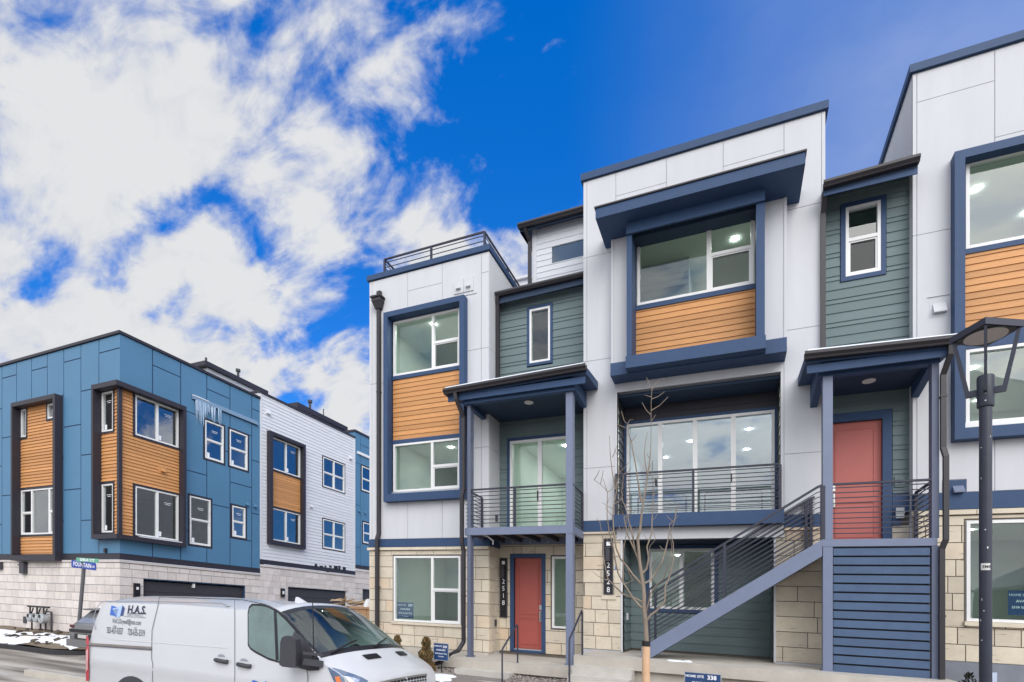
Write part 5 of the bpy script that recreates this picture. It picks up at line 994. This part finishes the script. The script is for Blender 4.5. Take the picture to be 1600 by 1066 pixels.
glyphs(m, 'H.A.S.Drywall@msn.com', .105, vf, -8.265, -.405, 0, sx=.62); glyphs(m, '303-437-0337', .14, vf, -8.55, -.555, 0, sx=.50); glyphs(m, '720-635-3319', .14, vf, -8.04, -.555, 0, sx=.50); glyphs(m, 'office', .04, vf, -8.55, -.482, 0); glyphs(m, 'cell', .04, vf, -8.06, -.482, 0); m.cut(); ribbon(m, [(-8.24, -.272), (-7.82, -.268)], .006, .007)
build('lettering', m, LN, vb)
m = M(); glyphs(m, 'DRYWALL', .055, vf, -8.07, -.298, 0, sx=1.5); m.cut(); ribbon(m, [(-8.33, -.325), (-7.82, -.322)], .008, .007); build('faint_lettering', m, SEAM_L, vb)
logo(vb, 2.93, -.84, .85)
m = M(); glyphs(m, 'H.A.S.', .11, vf, -5.17, -1.07, 0, sx=1.05, bold=.004, shear=.25); build('lettering', m, LN, vb)

# ================================================================ GREY HATCHBACK BEHIND THE VAN
car = thing('parked_car', 'silver grey hatchback seen from behind, half hidden by the white van', 'car', (-18.55, 11.4, -1.93))
CX, CY, CZ = -18.55, 9.55, -1.95
CGREY = mat('silver grey car paint', (.15,.15,.155), .3, .05, 4, spec=.6)
def carsec(y, w0, w1, w2, z0, z1, z2): return [(CX-w0, y, CZ+z0), (CX-w1, y, CZ+z0+.25), (CX-w1, y, CZ+z1), (CX-w2, y, CZ+z2-.07), (CX-w2+.1, y, CZ+z2), (CX+w2-.1, y, CZ+z2), (CX+w2, y, CZ+z2-.07), (CX+w1, y, CZ+z1), (CX+w1, y, CZ+z0+.25), (CX+w0, y, CZ+z0)]
secs = [carsec(CY, .72, .80, .66, .30, .62, .70), carsec(CY+.03, .78, .84, .70, .26, .70, .93), carsec(CY+.10, .80, .87, .72, .22, .90, .99), carsec(CY+.45, .80, .88, .62, .2, .92, 1.38), carsec(CY+.9, .80, .88, .60, .2, .92, 1.45), carsec(CY+2.2, .80, .88, .60, .2, .92, 1.45), carsec(CY+3.0, .80, .88, .70, .2, .90, 1.0), carsec(CY+4.1, .75, .82, .66, .25, .70, .80)]
m = M(); [m.face([a[i], a[(i+1) % 10], b[(i+1) % 10], b[i]]) for a, b in zip(secs[:-1], secs[1:]) for i in range(10)]; m.face(secs[0]); m.face(secs[-1]); build('car_body', m, CGREY, car, weld=True, smooth=35)
m = M(); m.hexa([(CX-.62,CY+.10,CZ+1.0),(CX+.62,CY+.10,CZ+1.0),(CX+.62,CY+.2,CZ+1.0),(CX-.62,CY+.2,CZ+1.0),(CX-.50,CY+.415,CZ+1.33),(CX+.50,CY+.415,CZ+1.33),(CX+.50,CY+.5,CZ+1.33),(CX-.50,CY+.5,CZ+1.33)]); build('rear_window', m, mat('reflecting rear glass', (.20,.21,.23), .1, .3, 3, spec=.9), car)
m = M(); m.hexa([(CX-.66,CY+.30,CZ+1.40),(CX+.66,CY+.30,CZ+1.40),(CX+.62,CY+.62,CZ+1.44),(CX-.62,CY+.62,CZ+1.44),(CX-.64,CY+.28,CZ+1.44),(CX+.64,CY+.28,CZ+1.44),(CX+.60,CY+.62,CZ+1.475),(CX-.60,CY+.62,CZ+1.475)]); build('roof_spoiler', m, CGREY, car)
m = M(); m.box(CX-.80, CX+.80, CY-.015, CY+.06, CZ+.70, CZ+.80); m.box(CX-.5, CX+.5, CY-.02, CY+.05, CZ+.50, CZ+.66); build('tailgate_trim', m, BLACK, car)
m = M(); m.box(CX-.84, CX+.84, CY-.07, CY+.2, CZ+.26, CZ+.48); build('rear_bumper', m, CGREY, car, bevel=.04)
m = M(); m.box(CX-.30, CX+.22, CY-.03, CY-.015, CZ+.53, CZ+.64); build('number_plate', m, mat('plate face', (.5,.5,.48), .5, .3, 40), car)
for sx in (-1, 1):
    m = M(); m.box(CX+sx*.70-.10, CX+sx*.70+.10, CY+.0, CY+.10, CZ+.84, CZ+.92); build('tail_lamp', m, mat('smoked tail lamp', (.10,.012,.015), .2, .1), car)
    for dy in (.75, 3.3): m = M(); m.cyl((CX+sx*.68, CY+dy, CZ+.30), (CX+sx*.87, CY+dy, CZ+.30), .31, 20); build('wheel', m, BLACK, car)
# ================================================================ STREET LAMP
lx, ly = 2.549, 7.25
lamp = thing('street_lamp', 'dark metal street lamp with a square flat head on four bent arms', 'street lamp', (lx, ly, -1.95))
LMP = mat('dark navy lamp metal', (.022,.026,.045), .45, .2, 9, spec=.5)
m = M(); m.tube([(lx, ly, -1.95), (lx, ly, -1.90)], .14, 24); m.tube([(lx, ly, -1.90), (lx, ly, 2.50)], .055, 24); build('pole', m, LMP, lamp, weld=True, smooth=50)
m = M(); m.tube([(lx, ly, 2.45), (lx, ly, 2.465), (lx, ly, 2.775), (lx, ly, 2.79)], [.070, .075, .075, .070], 24); col_ = build('collar', m, LMP, lamp, weld=True, smooth=50)
va = math.atan2(ly, lx); cd = Vector((math.cos(va), math.sin(va), 0)); cl_ = Vector((-cd.y, cd.x, 0))
m = M()
for z in (2.50, 2.58): p = Vector((lx, ly, z)) - cd*.075; m.cut(); m.tube([p, p - cd*.006], .009, 8)
build('screw', m, ALU, col_)
m = M(); zt = 3.235; hd = .305
cor = [Vector((lx, ly, 0)) + d*hd for d in (-cd, cl_, cd, -cl_)]
def ring(k, z): return [(lx + (c.x-lx)*k, ly + (c.y-ly)*k, z) for c in cor]
m.prism(ring(1, zt), ring(1, zt+.07)); m.prism(ring(1.0, zt+.071), ring(.55, zt+.12)); hdo = build('lamp_head', m, LMP, lamp)
m = M(); a, b = ring(.93, zt-.004), ring(.80, zt-.004)
for i in range(4): m.face([a[i], a[(i+1) % 4], b[(i+1) % 4], b[i]])
build('head_rim', m, BLACK, hdo)
m = M(); m.tube([(lx, ly, zt-.012), (lx, ly, zt-.002)], .185, 40); build('lens', m, mat('unlit lamp lens', (.50,.45,.43), .5, .05), hdo)
m = M(); m.tube([(lx, ly, zt-.009), (lx, ly, zt-.001)], .205, 40); build('lens_ring', m, BLACK, hdo)
for c in cor:
    d = (Vector((c.x, c.y, 0)) - Vector((lx, ly, 0))).normalized(); q = lambda r, z: (lx + d.x*r, ly + d.y*r, z); sd_ = Vector((-d.y, d.x, 0))*.013
    prof = [(.28, zt-.002), (.245, zt-.002), (.135, 2.655), (.06, 2.655), (.06, 2.585), (.165, 2.585)]
    m = M(); m.prism([tuple(Vector(q(r, z)) + sd_) for r, z in prof], [tuple(Vector(q(r, z)) - sd_) for r, z in prof]); build('arm', m, LMP, lamp)
m = M(); a0 = math.atan2(-cd.y, -cd.x)
for k in range(8): b0, b1 = a0 - .75 + 1.5*k/8, a0 - .75 + 1.5*(k+1)/8; m.face([(lx + .0562*math.cos(b), ly + .0562*math.sin(b), z) for b, z in ((b0,.66),(b1,.66),(b1,.735),(b0,.735))])
stk = build('pole_sticker', m, mat('worn sticker', (.62,.62,.60), .6, .15, 30), lamp)
m = M(); uu = lambda u, d, z: (lx + .0567*math.cos(a0 + u/.063), ly + .0567*math.sin(a0 + u/.063), z); glyphs(m, 'EMB', .045, uu, .012, .695, 0, sx=1.0, bold=.001); build('lettering', m, BLACK, stk)
m = M(); rng = random.Random(12)
for k in range(9):
    b = a0 + rng.uniform(-.8, .8); z = rng.uniform(-1.2, 2.3); w_ = rng.uniform(.003, .010); h_ = rng.uniform(.004, .016); m.face([(lx + .0558*math.cos(b + i*w_/.063), ly + .0558*math.sin(b + i*w_/.063), z + j*h_) for i, j in ((-1,-.6),(.8,-1),(1,.7),(-.4,1))])
build('paint_chip', m, W_VINYL, lamp)

# ================================================================ YOUNG TREE
BR = [[(-1.15, -1.354), (-1.15, -1.0), (-1.15, -0.801), (-1.15, -0.513), (-1.141, -0.357), (-1.15, -0.225), (-1.158, -0.048), (-1.18, 0.106), (-1.176, 0.217), (-1.176, 0.306), (-1.191, 0.438), (-1.213, 0.593), (-1.241, 0.793), (-1.252, 0.927), (-1.268, 1.127), (-1.236, 1.231), (-1.209, 1.493), (-1.189, 1.679), (-1.16, 1.803), (-1.134, 1.988), (-1.114, 2.111), (-1.093, 2.275), (-1.079, 2.543), (-1.079, 2.812), (-1.077, 3.059), (-1.069, 3.265), (-1.144, 3.441)], [(-1.18, 0.106), (-1.241, 0.148), (-1.329, 0.257), (-1.407, 0.389), (-1.463, 0.478), (-1.53, 0.612), (-1.564, 0.793), (-1.587, 0.974), (-1.644, 1.202), (-1.667, 1.43), (-1.665, 1.594), (-1.655, 1.764), (-1.687, 1.809), (-1.752, 1.876), (-1.838, 1.935)], [(-1.655, 1.754), (-1.687, 1.851), (-1.719, 1.96)], [(-1.193, 0.199), (-1.307, 0.257), (-1.396, 0.277), (-1.496, 0.32), (-1.621, 0.43), (-1.735, 0.542), (-1.786, 0.747), (-1.809, 0.884), (-1.828, 1.16), (-1.886, 1.437)], [(-1.747, 0.519), (-1.898, 0.586), (-1.992, 0.665)], [(-1.224, 0.471), (-1.329, 0.592), (-1.418, 0.726), (-1.496, 0.816), (-1.553, 0.974), (-1.58, 1.201), (-1.587, 1.427), (-1.576, 1.527), (-1.569, 1.591), (-1.527, 1.801), (-1.495, 2.031), (-1.485, 2.221), (-1.548, 2.353)], [(-1.44, 0.456), (-1.385, 0.479), (-1.329, 0.514)], [(-1.171, 0.472), (-1.089, 0.529), (-1.025, 0.64), (-0.95, 0.772), (-0.897, 0.968), (-0.855, 1.186), (-0.845, 1.36), (-0.795, 1.396), (-0.766, 1.497), (-0.727, 1.658)], [(-1.137, -0.058), (-1.089, 0.021), (-1.003, 0.091), (-0.897, 0.226), (-0.893, 0.444), (-0.834, 0.598), (-0.782, 0.859), (-0.792, 1.076), (-0.824, 1.229), (-0.772, 1.401), (-0.766, 1.497), (-0.747, 1.598)], [(-1.15, 0.063), (-1.1, 0.241), (-1.079, 0.33), (-1.003, 0.442), (-0.897, 0.532), (-0.813, 0.75), (-0.776, 0.967)], [(-1.209, 0.616), (-1.15, 0.683), (-1.122, 0.838), (-1.15, 1.015), (-1.122, 1.103), (-1.089, 1.213), (-1.089, 1.411), (-1.087, 1.509), (-1.083, 1.778), (-1.087, 1.985), (-1.104, 2.152)], [(-1.241, 0.782), (-1.307, 0.927), (-1.34, 1.084), (-1.374, 1.241), (-1.429, 1.422), (-1.428, 1.459), (-1.485, 1.629), (-1.533, 1.737), (-1.548, 1.886), (-1.527, 2.139)], [(-1.079, 2.894), (-1.144, 2.964), (-1.205, 3.085)], [(-1.079, 2.956), (-0.963, 3.025), (-0.848, 3.144)], [(-1.073, 3.121), (-0.983, 3.151), (-0.894, 3.218)], [(-1.075, 3.152), (-1.164, 3.194)], [(-1.077, 2.811), (-1.043, 2.839), (-1.013, 2.883)], [(-1.069, 3.255), (-1.013, 3.33), (-0.933, 3.412)], [(-1.128, 2.029), (-1.164, 2.218), (-1.175, 2.364), (-1.164, 2.53), (-1.134, 2.672)], [(-1.221, 1.66), (-1.256, 1.912), (-1.297, 2.207), (-1.339, 2.42), (-1.349, 2.526), (-1.391, 2.634), (-1.401, 2.783), (-1.453, 2.83), (-1.495, 2.982)], [(-1.349, 2.536), (-1.277, 2.624)], [(-1.399, 2.793), (-1.38, 2.843), (-1.328, 2.848)], [(-1.437, 2.734), (-1.569, 2.8)], [(-1.307, 0.927), (-1.407, 1.175), (-1.452, 1.423), (-1.37, 1.478), (-1.37, 1.792), (-1.385, 2.003)], [(-1.548, 1.802), (-1.591, 2.037), (-1.627, 2.316), (-1.64, 2.594)], [(-1.597, 2.272), (-1.559, 2.353), (-1.527, 2.446)], [(-1.463, 0.478), (-1.452, 0.748), (-1.44, 0.95), (-1.385, 1.197), (-1.396, 1.287), (-1.474, 1.21)], [(-1.089, 0.529), (-1.089, 0.705), (-1.025, 0.794), (-0.961, 0.859)], [(-1.15, 0.683), (-1.089, 1.014), (-1.003, 1.101)]]
tree = thing('young_tree', 'bare young street tree with a tan wrapped lower trunk in front of the outside stairs', 'tree', (-1.15, 7.6, -1.9))
BARK = mat('young grey bark', (.235,.19,.15), .85, .25, 9, .4, 40, stretch=(1,1,.4)); BARK_R = mat('reddish twig', (.22,.13,.11), .8, .2, 9)
rng = random.Random(77)
def depth_path(pts, sl, y0): x0 = -1.15; return [(x, y0 + sl*(abs(x - pts[0][0]) + .35*(z - pts[0][1])), z) for x, z in pts]
paths = []
def nearest(p):
    b = (9, 7.6)
    for P in paths:
        for q in P:
            d = math.hypot(q[0]-p[0], q[2]-p[1])
            if d < b[0]: b = (d, q[1])
    return b[1]
crown = M(); tips = []
for i, pts in enumerate(BR):
    y0 = 7.6 if i == 0 else nearest(pts[0]); sl = 0 if i == 0 else rng.choice((-1, 1))*(rng.uniform(.2, .5) if pts[0][1] < 1.5 else rng.uniform(.05, .2)); P = depth_path(pts, sl, y0); paths.append(P)
    n = len(P); L = [0]
    for a, b in zip(P[:-1], P[1:]): L.append(L[-1] + (Vector(b)-Vector(a)).length)
    r0 = .050 if i == 0 else min(.018, .0045 + .008*L[-1]); r1 = .0036
    rr = [max(r1, (.043 - .0075*(l if l < 1.4 else 1.4) - .0098*max(0, l - 1.4)*1.15)) if i == 0 else r0 + (r1 - r0)*(l/L[-1])**.7 for l in L]
    if i == 0:
        tm = M(); tm.tube(P[3:13], rr[3:13], 10); build('trunk', tm, BARK, tree, weld=True, smooth=60); crown.tube(P[12:], rr[12:], 8)
    else: crown.tube(P, rr, 7)
    for k in range(2, n):                                          # buds and short spur twigs
        if P[k][2] < 2.3 and (i and rng.random() < .55 or i == 0 and k > 13 and rng.random() < .4):
            p = Vector(P[k]); d = Vector((rng.uniform(-1,1), rng.uniform(-1,1), rng.uniform(.2,1))).normalized()*rng.uniform(.04, .20); crown.tube([p, p + d*.6 + Vector((0,0,.01)), p + d + Vector((0,0,.04))], [.0055, .0045, .003], 5)
build('crown', crown, BARK, tree, weld=True, smooth=60)
m = M(); m.tube([(-1.15, 7.6, -1.92), (-1.15, 7.6, -1.2), (-1.149, 7.6, -.42)], [.062, .058, .056], 14); build('trunk_wrap', m, mat('tan tree wrap paper', (.62,.40,.25), .8, .12, 12, .3, 60), tree, weld=True, smooth=60)
m = M(); m.tube([(-1.149, 7.6, -.43), (-1.149, 7.6, -.355)], .060, 14); m.tube([(-1.149, 7.6, -.37), (-1.08, 7.6, -.30), (-1.02, 7.62, -.27)], .006, 5); build('tie_band', m, BLACK, tree)
m = M(); m.box(-1.575, -1.555, 7.5, 7.51, .66, .72); build('plastic_tag', m, mat('blue plastic tag', (.10,.25,.65), .4, .1), tree)

# ================================================================ SIGNS
def yard_sign(name, label, x, y, zt, w_, h_, rot, lines, base):
    t = thing(name, label, 'sign', (x, y, base))
    ca, sa = math.cos(rot), math.sin(rot); fr = lambda u, d, z: (x + u*ca - d*sa, y + u*sa + d*ca, z)
    m = M(); m.fbox(fr, -w_/2, w_/2, -.006, .006, zt-h_, zt); p = build('sign_panel', m, SIGNB, t)
    e = M(); b = .012; e.fbox(fr, -w_/2-b, -w_/2, -.008, .008, zt-h_-b, zt+b); e.fbox(fr, w_/2, w_/2+b, -.008, .008, zt-h_-b, zt+b); e.fbox(fr, -w_/2, w_/2, -.008, .008, zt, zt+b); e.fbox(fr, -w_/2, w_/2, -.008, .008, zt-h_-b, zt-h_); build('sign_frame', e, ALU, p)
    g = M()
    for s, sz, u, z, bo in lines: glyphs(g, s, sz, fr, u, z, -.009, bold=bo)
    build('lettering', g, WHITE_L, p)
    k = M(); k.tube([fr(0, .02, zt-h_), fr(0, .02, base-.1)], .012, 8); build('stake', k, BLACK, t)
yard_sign('yard_sign', 'navy HOME SITE 339 AVAILABLE sign beside the brown evergreen shrub', -6.06, 10.1, -.81, .39, .37, R(-6), [('HOME SITE', .045, -.08, -.87, .001), ('339', .075, .11, -.88, .002), ('AVAILABLE', .052, 0, -.955, .001), ('2518 Gardner Way', .042, 0, -1.035, .001), ('Townhomes', .03, 0, -1.10, .001)], -1.56)
yard_sign('yard_sign', 'blue HOME SITE 338 sign standing below the outside stairs', -.48, 9.5, -.945, .58, .46, R(-3), [('HOME SITE', .062, -.13, -1.005, .001), ('338', .10, .15, -1.01, .003), ('AVAILABLE', .075, 0, -1.12, .001), ('2528 Gardner Way', .06, 0, -1.23, .001)], -1.65)
fs = thing('street_sign', 'leaning street name post with a blue FOUNTAIN sign under a green one', 'street sign', (-20.45, 10.35, -1.85))
m = M(); tp = Vector((-20.10, 10.35, 1.12)); bt = Vector((-20.55, 10.35, -1.95)); m.tube([bt, tp], .055, 12); build('sign_post', m, STEELP, fs)
yk = 10.31
def fsf(u, d, z): a = R(-4.5); return (-20.08 + u*math.cos(a), yk + d, z + u*math.sin(a))
m = M(); rc = [(-.70,-.09),(-.66,-.125),(.66,-.125),(.70,-.09),(.70,.09),(.66,.125),(-.66,.125),(-.70,.09)]; m.prism([fsf(u, -.006, .93+z) for u, z in rc], [fsf(u, .006, .93+z) for u, z in rc]); bl = build('name_blade', m, mat('blue street sign', (.012,.045,.33), .35, .05), fs)
m = M(); glyphs(m, 'FOUNTAIN', .20, fsf, -.06, .925, -.01, sx=1.02, bold=.004); glyphs(m, 'CIR', .09, fsf, .57, .92, -.01, bold=.002); build('lettering', m, WHITE_L, bl)
m = M(); gfr = lambda u, d, z: (-19.93 + u*.5, yk + .04 + u*.55 + d, 1.10 + (z-1.135)*.8); m.prism([gfr(u, -.005, 1.135+z) for u, z in ((-.40,-.085),(.40,-.085),(.40,.085),(-.40,.085))], [gfr(u, .005, 1.135+z) for u, z in ((-.40,-.085),(.40,-.085),(.40,.085),(-.40,.085))]); bl = build('cross_street_blade', m, mat('green street sign', (.12,.36,.24), .35, .15, 6), fs)
m = M(); glyphs(m, 'DELE CT', .14, gfr, 0, 1.135, -.012, bold=.004); build('lettering', m, WHITE_L, bl)

# ================================================================ SHRUBS, GRASS, FLAGS
def cone_shrub(label, x, y, zb, h_, rad, n, seed, cols, name='evergreen_shrub', up=.8):
    t = thing(name, label, 'shrub', (x, y, zb)); rng = random.Random(seed)
    m = M(); m.tube([(x, y, zb-.05), (x+.01, y, zb+h_*.8)], [.025, .006], 6)
    for k in range(14): a = rng.uniform(0, 6.28); z = zb + h_*rng.uniform(.05, .7); r = rad*.7*(1-(z-zb)/h_); m.tube([(x, y, z), (x + r*math.cos(a), y + r*math.sin(a), z + r*1.2)], [.008, .003], 4)
    build('stem', m, BARK, t)
    m = M()
    for k in range(n):
        f = rng.random()**.8; z = zb + h_*(.02 + .98*f); R_ = rad*(1 - f)**.62*(.78 + .3*math.sin(f*19 + seed)) + .02; a = rng.uniform(0, 6.28); r = R_*math.sqrt(rng.uniform(.15, 1)); p = Vector((x + r*math.cos(a), y + r*math.sin(a), z))
        d = Vector((math.cos(a)*.45 + rng.uniform(-.4,.4), math.sin(a)*.45 + rng.uniform(-.4,.4), up + rng.uniform(-.2,.4))).normalized(); L = rng.uniform(.03, .075); sd_ = d.cross(Vector((rng.uniform(-1,1), rng.uniform(-1,1), .1))).normalized()*L*.22
        m.ct = rng.random(); m.cm = rng.randrange(len(cols)); m.face([tuple(p - sd_*.4), tuple(p + d*L*.5 - sd_), tuple(p + d*L), tuple(p + d*L*.5 + sd_)])
    build('foliage', m, cols, t)
    return t
BR1, BR2, GR1 = mat('browned evergreen leaf', (.20,.115,.045), .9, .2, 9, tone=.4), mat('pale dry leaf', (.29,.19,.085), .9, .2, 9, tone=.4), mat('dull green leaf', (.075,.085,.035), .9, .2, 9, tone=.4)
cone_shrub('tall winter-browned cone shaped evergreen shrub beside the home site 339 sign', -6.42, 10.05, -1.62, .90, .25, 3200, 3, [BR1, BR1, BR2, GR1])
cone_shrub('small brownish evergreen shrub under the ground floor window, its tip seen over the van bonnet', -7.68, 10.7, -1.5, .74, .19, 1500, 4, [BR1, BR2, GR1])
cone_shrub('dark leafless little shrub at the foot of the downspout beside the slatted screen', 3.72, 11.2, -1.5, .75, .22, 420, 6, [mat('black winter leaf', (.02,.02,.018), .9, .2, tone=.3)], 'winter_shrub')
def tuft(label, x, y, zb, n, h_, seed):
    rng = random.Random(seed); m = M()
    for k in range(n):
        a = rng.uniform(0, 6.28); L = h_*rng.uniform(.5, 1); sp = rng.uniform(.2, .75); p = [(x + rng.uniform(-.05,.05) + math.cos(a)*sp*L*f*f, y + math.sin(a)*sp*L*f*f, zb + L*f*(1-.3*f*sp)) for f in (0, .4, .75, 1)]; m.tube(p, [.004, .0035, .0025, .001], 4)
    tagit(build('dry_grass', m, BR2, base=(x, y, zb)), label, 'dry grass')
tuft('clump of dry bent grass in front of the porch slab right of the blue sign', .28, 9.9, -1.58, 70, .62, 5)
mf = thing('marker_flag', 'small white utility flag on a thin wire beside the street lamp pole', 'flag', (4.0, 11.3, -1.45))
m = M(); m.tube([(4.0, 11.3, -1.5), (4.02, 11.3, -.45)], .006, 5); build('wire', m, BLACK, mf); m = M(); m.hexa([(3.96,11.295,-.95),(4.12,11.29,-.95),(4.12,11.30,-.95),(3.96,11.305,-.95),(3.98,11.295,-.72),(4.12,11.28,-.70),(4.12,11.29,-.70),(3.98,11.305,-.72)]); build('flag_cloth', m, mat('pale blue white plastic', (.50,.57,.70), .5, .1), mf)

# ================================================================ SKIP WITH SCRAP
dp = thing('scrap_container', 'brown boarded container heaped with lumber scraps, in the alley behind the van', 'container', (-14.6, 17.6, -1.75))
m = M()
for k in range(9): x = -16.2 + k*.36; m.ct = (k*.41) % 1; m.box(x, x+.345, 16.99, 17.03, -1.75, -.18)
for k in range(6): y = 17.03 + k*.36; m.box(-12.96, -12.92, y, y+.345, -1.75, -.18)
m.box(-16.2, -12.96, 17.05, 19.2, -1.75, -.35); build('boarded_side', m, WOODF, dp)
m = M()
for x in (-16.2, -14.6, -13.0): m.box(x-.05, x+.05, 16.93, 16.985, -1.75, -.10)
m.box(-16.25, -12.9, 16.93, 17.04, -.175, -.09); build('top_rail', m, WOODF, dp)
rng = random.Random(21)
sp_ = M()
for k in range(46):
    p = Vector((rng.uniform(-15.9, -13.2), rng.uniform(17.1, 18.6), -.12 + rng.uniform(0, .30))); a = rng.uniform(-1, 1); L = rng.uniform(.3, .8); d = Vector((math.cos(a), math.sin(a)*.6, rng.uniform(-.1, .35))).normalized()*L; sp_.ct = rng.random(); sp_.bar(p - d/2, p + d/2, rng.uniform(.05, .14), rng.uniform(.025, .06))
tagit(build('lumber_scrap', sp_, mat('cut lumber', (.46,.34,.22), .85, .2, 5, tone=.45), base=(-14.6, 17.6, -.2)), 'loose pile of pale lumber offcuts heaped on the brown container', 'lumber scraps', kind='stuff')
m = blob(-13.75, 17.2, .26, .2, lambda a, b: -.08, 6, .32, 24, 6, .5); tagit(build('rubbish_bag', m, W_VINYL, base=(-13.75, 17.2, -.1), weld=True, smooth=60), 'crumpled white plastic bag lying on the lumber scraps', 'bag')

# ================================================================ HOUSES ACROSS THE STREET (mirrored in the windows)
def far_house(label, x, y, w_, d_, h_, colr, seed):
    t = thing('house', label, 'house', (x, y, ROAD)); wm = mat('opposite house siding', colr, .8, .05)
    fr = lambda u, d, z: (x - u, y - d, z); m = M()
    m.box(x-w_/2, x+w_/2, y-d_, y, ROAD, ROAD+h_); m.prism([(x-w_/2+.01, y-.01, ROAD+h_), (x+w_/2-.01, y-.01, ROAD+h_), (x, y-.01, ROAD+h_+w_*.28)], [(x-w_/2+.01, y-d_, ROAD+h_), (x+w_/2-.01, y-d_, ROAD+h_), (x, y-d_, ROAD+h_+w_*.28)]); build('wall', m, wm, t)
    m = M()
    for sx in (-1, 1): m.hexa([(x+sx*(w_/2+.4), y+.4, ROAD+h_-.22), (x, y+.4, ROAD+h_+w_*.28+.02), (x, y-d_, ROAD+h_+w_*.28+.02), (x+sx*(w_/2+.4), y-d_, ROAD+h_-.22), (x+sx*(w_/2+.4), y+.4, ROAD+h_+.0), (x, y+.4, ROAD+h_+w_*.28+.26), (x, y-d_, ROAD+h_+w_*.28+.26), (x+sx*(w_/2+.4), y-d_, ROAD+h_+.0)])
    build('roof', m, SNOW, t)
    for z in (ROAD+1.0, ROAD+3.9):
        for u in (-w_*.28, 0, w_*.28):
            m = M(); m.fbox(fr, u-.7, u+.7, -.04, 0, z, z+1.5); o = build('window', m, W_VINYL, t); q = M(); q.fbox(fr, u-.6, u+.6, -.06, -.045, z+.1, z+1.4); build('pane', q, DGL, o)
far_house('grey green gabled house with snowy roof across the street, seen mirrored in the windows', -14, -22, 12, 12, 5.8, (.22,.27,.25), 1)
far_house('tan gabled house with snowy roof across the street, seen mirrored in the windows', 6, -24, 13, 12, 5.8, (.36,.31,.25), 2)
far_house('slate gabled house with snowy roof across the street, seen mirrored in the windows', 26, -23, 12, 12, 5.6, (.16,.19,.24), 3)
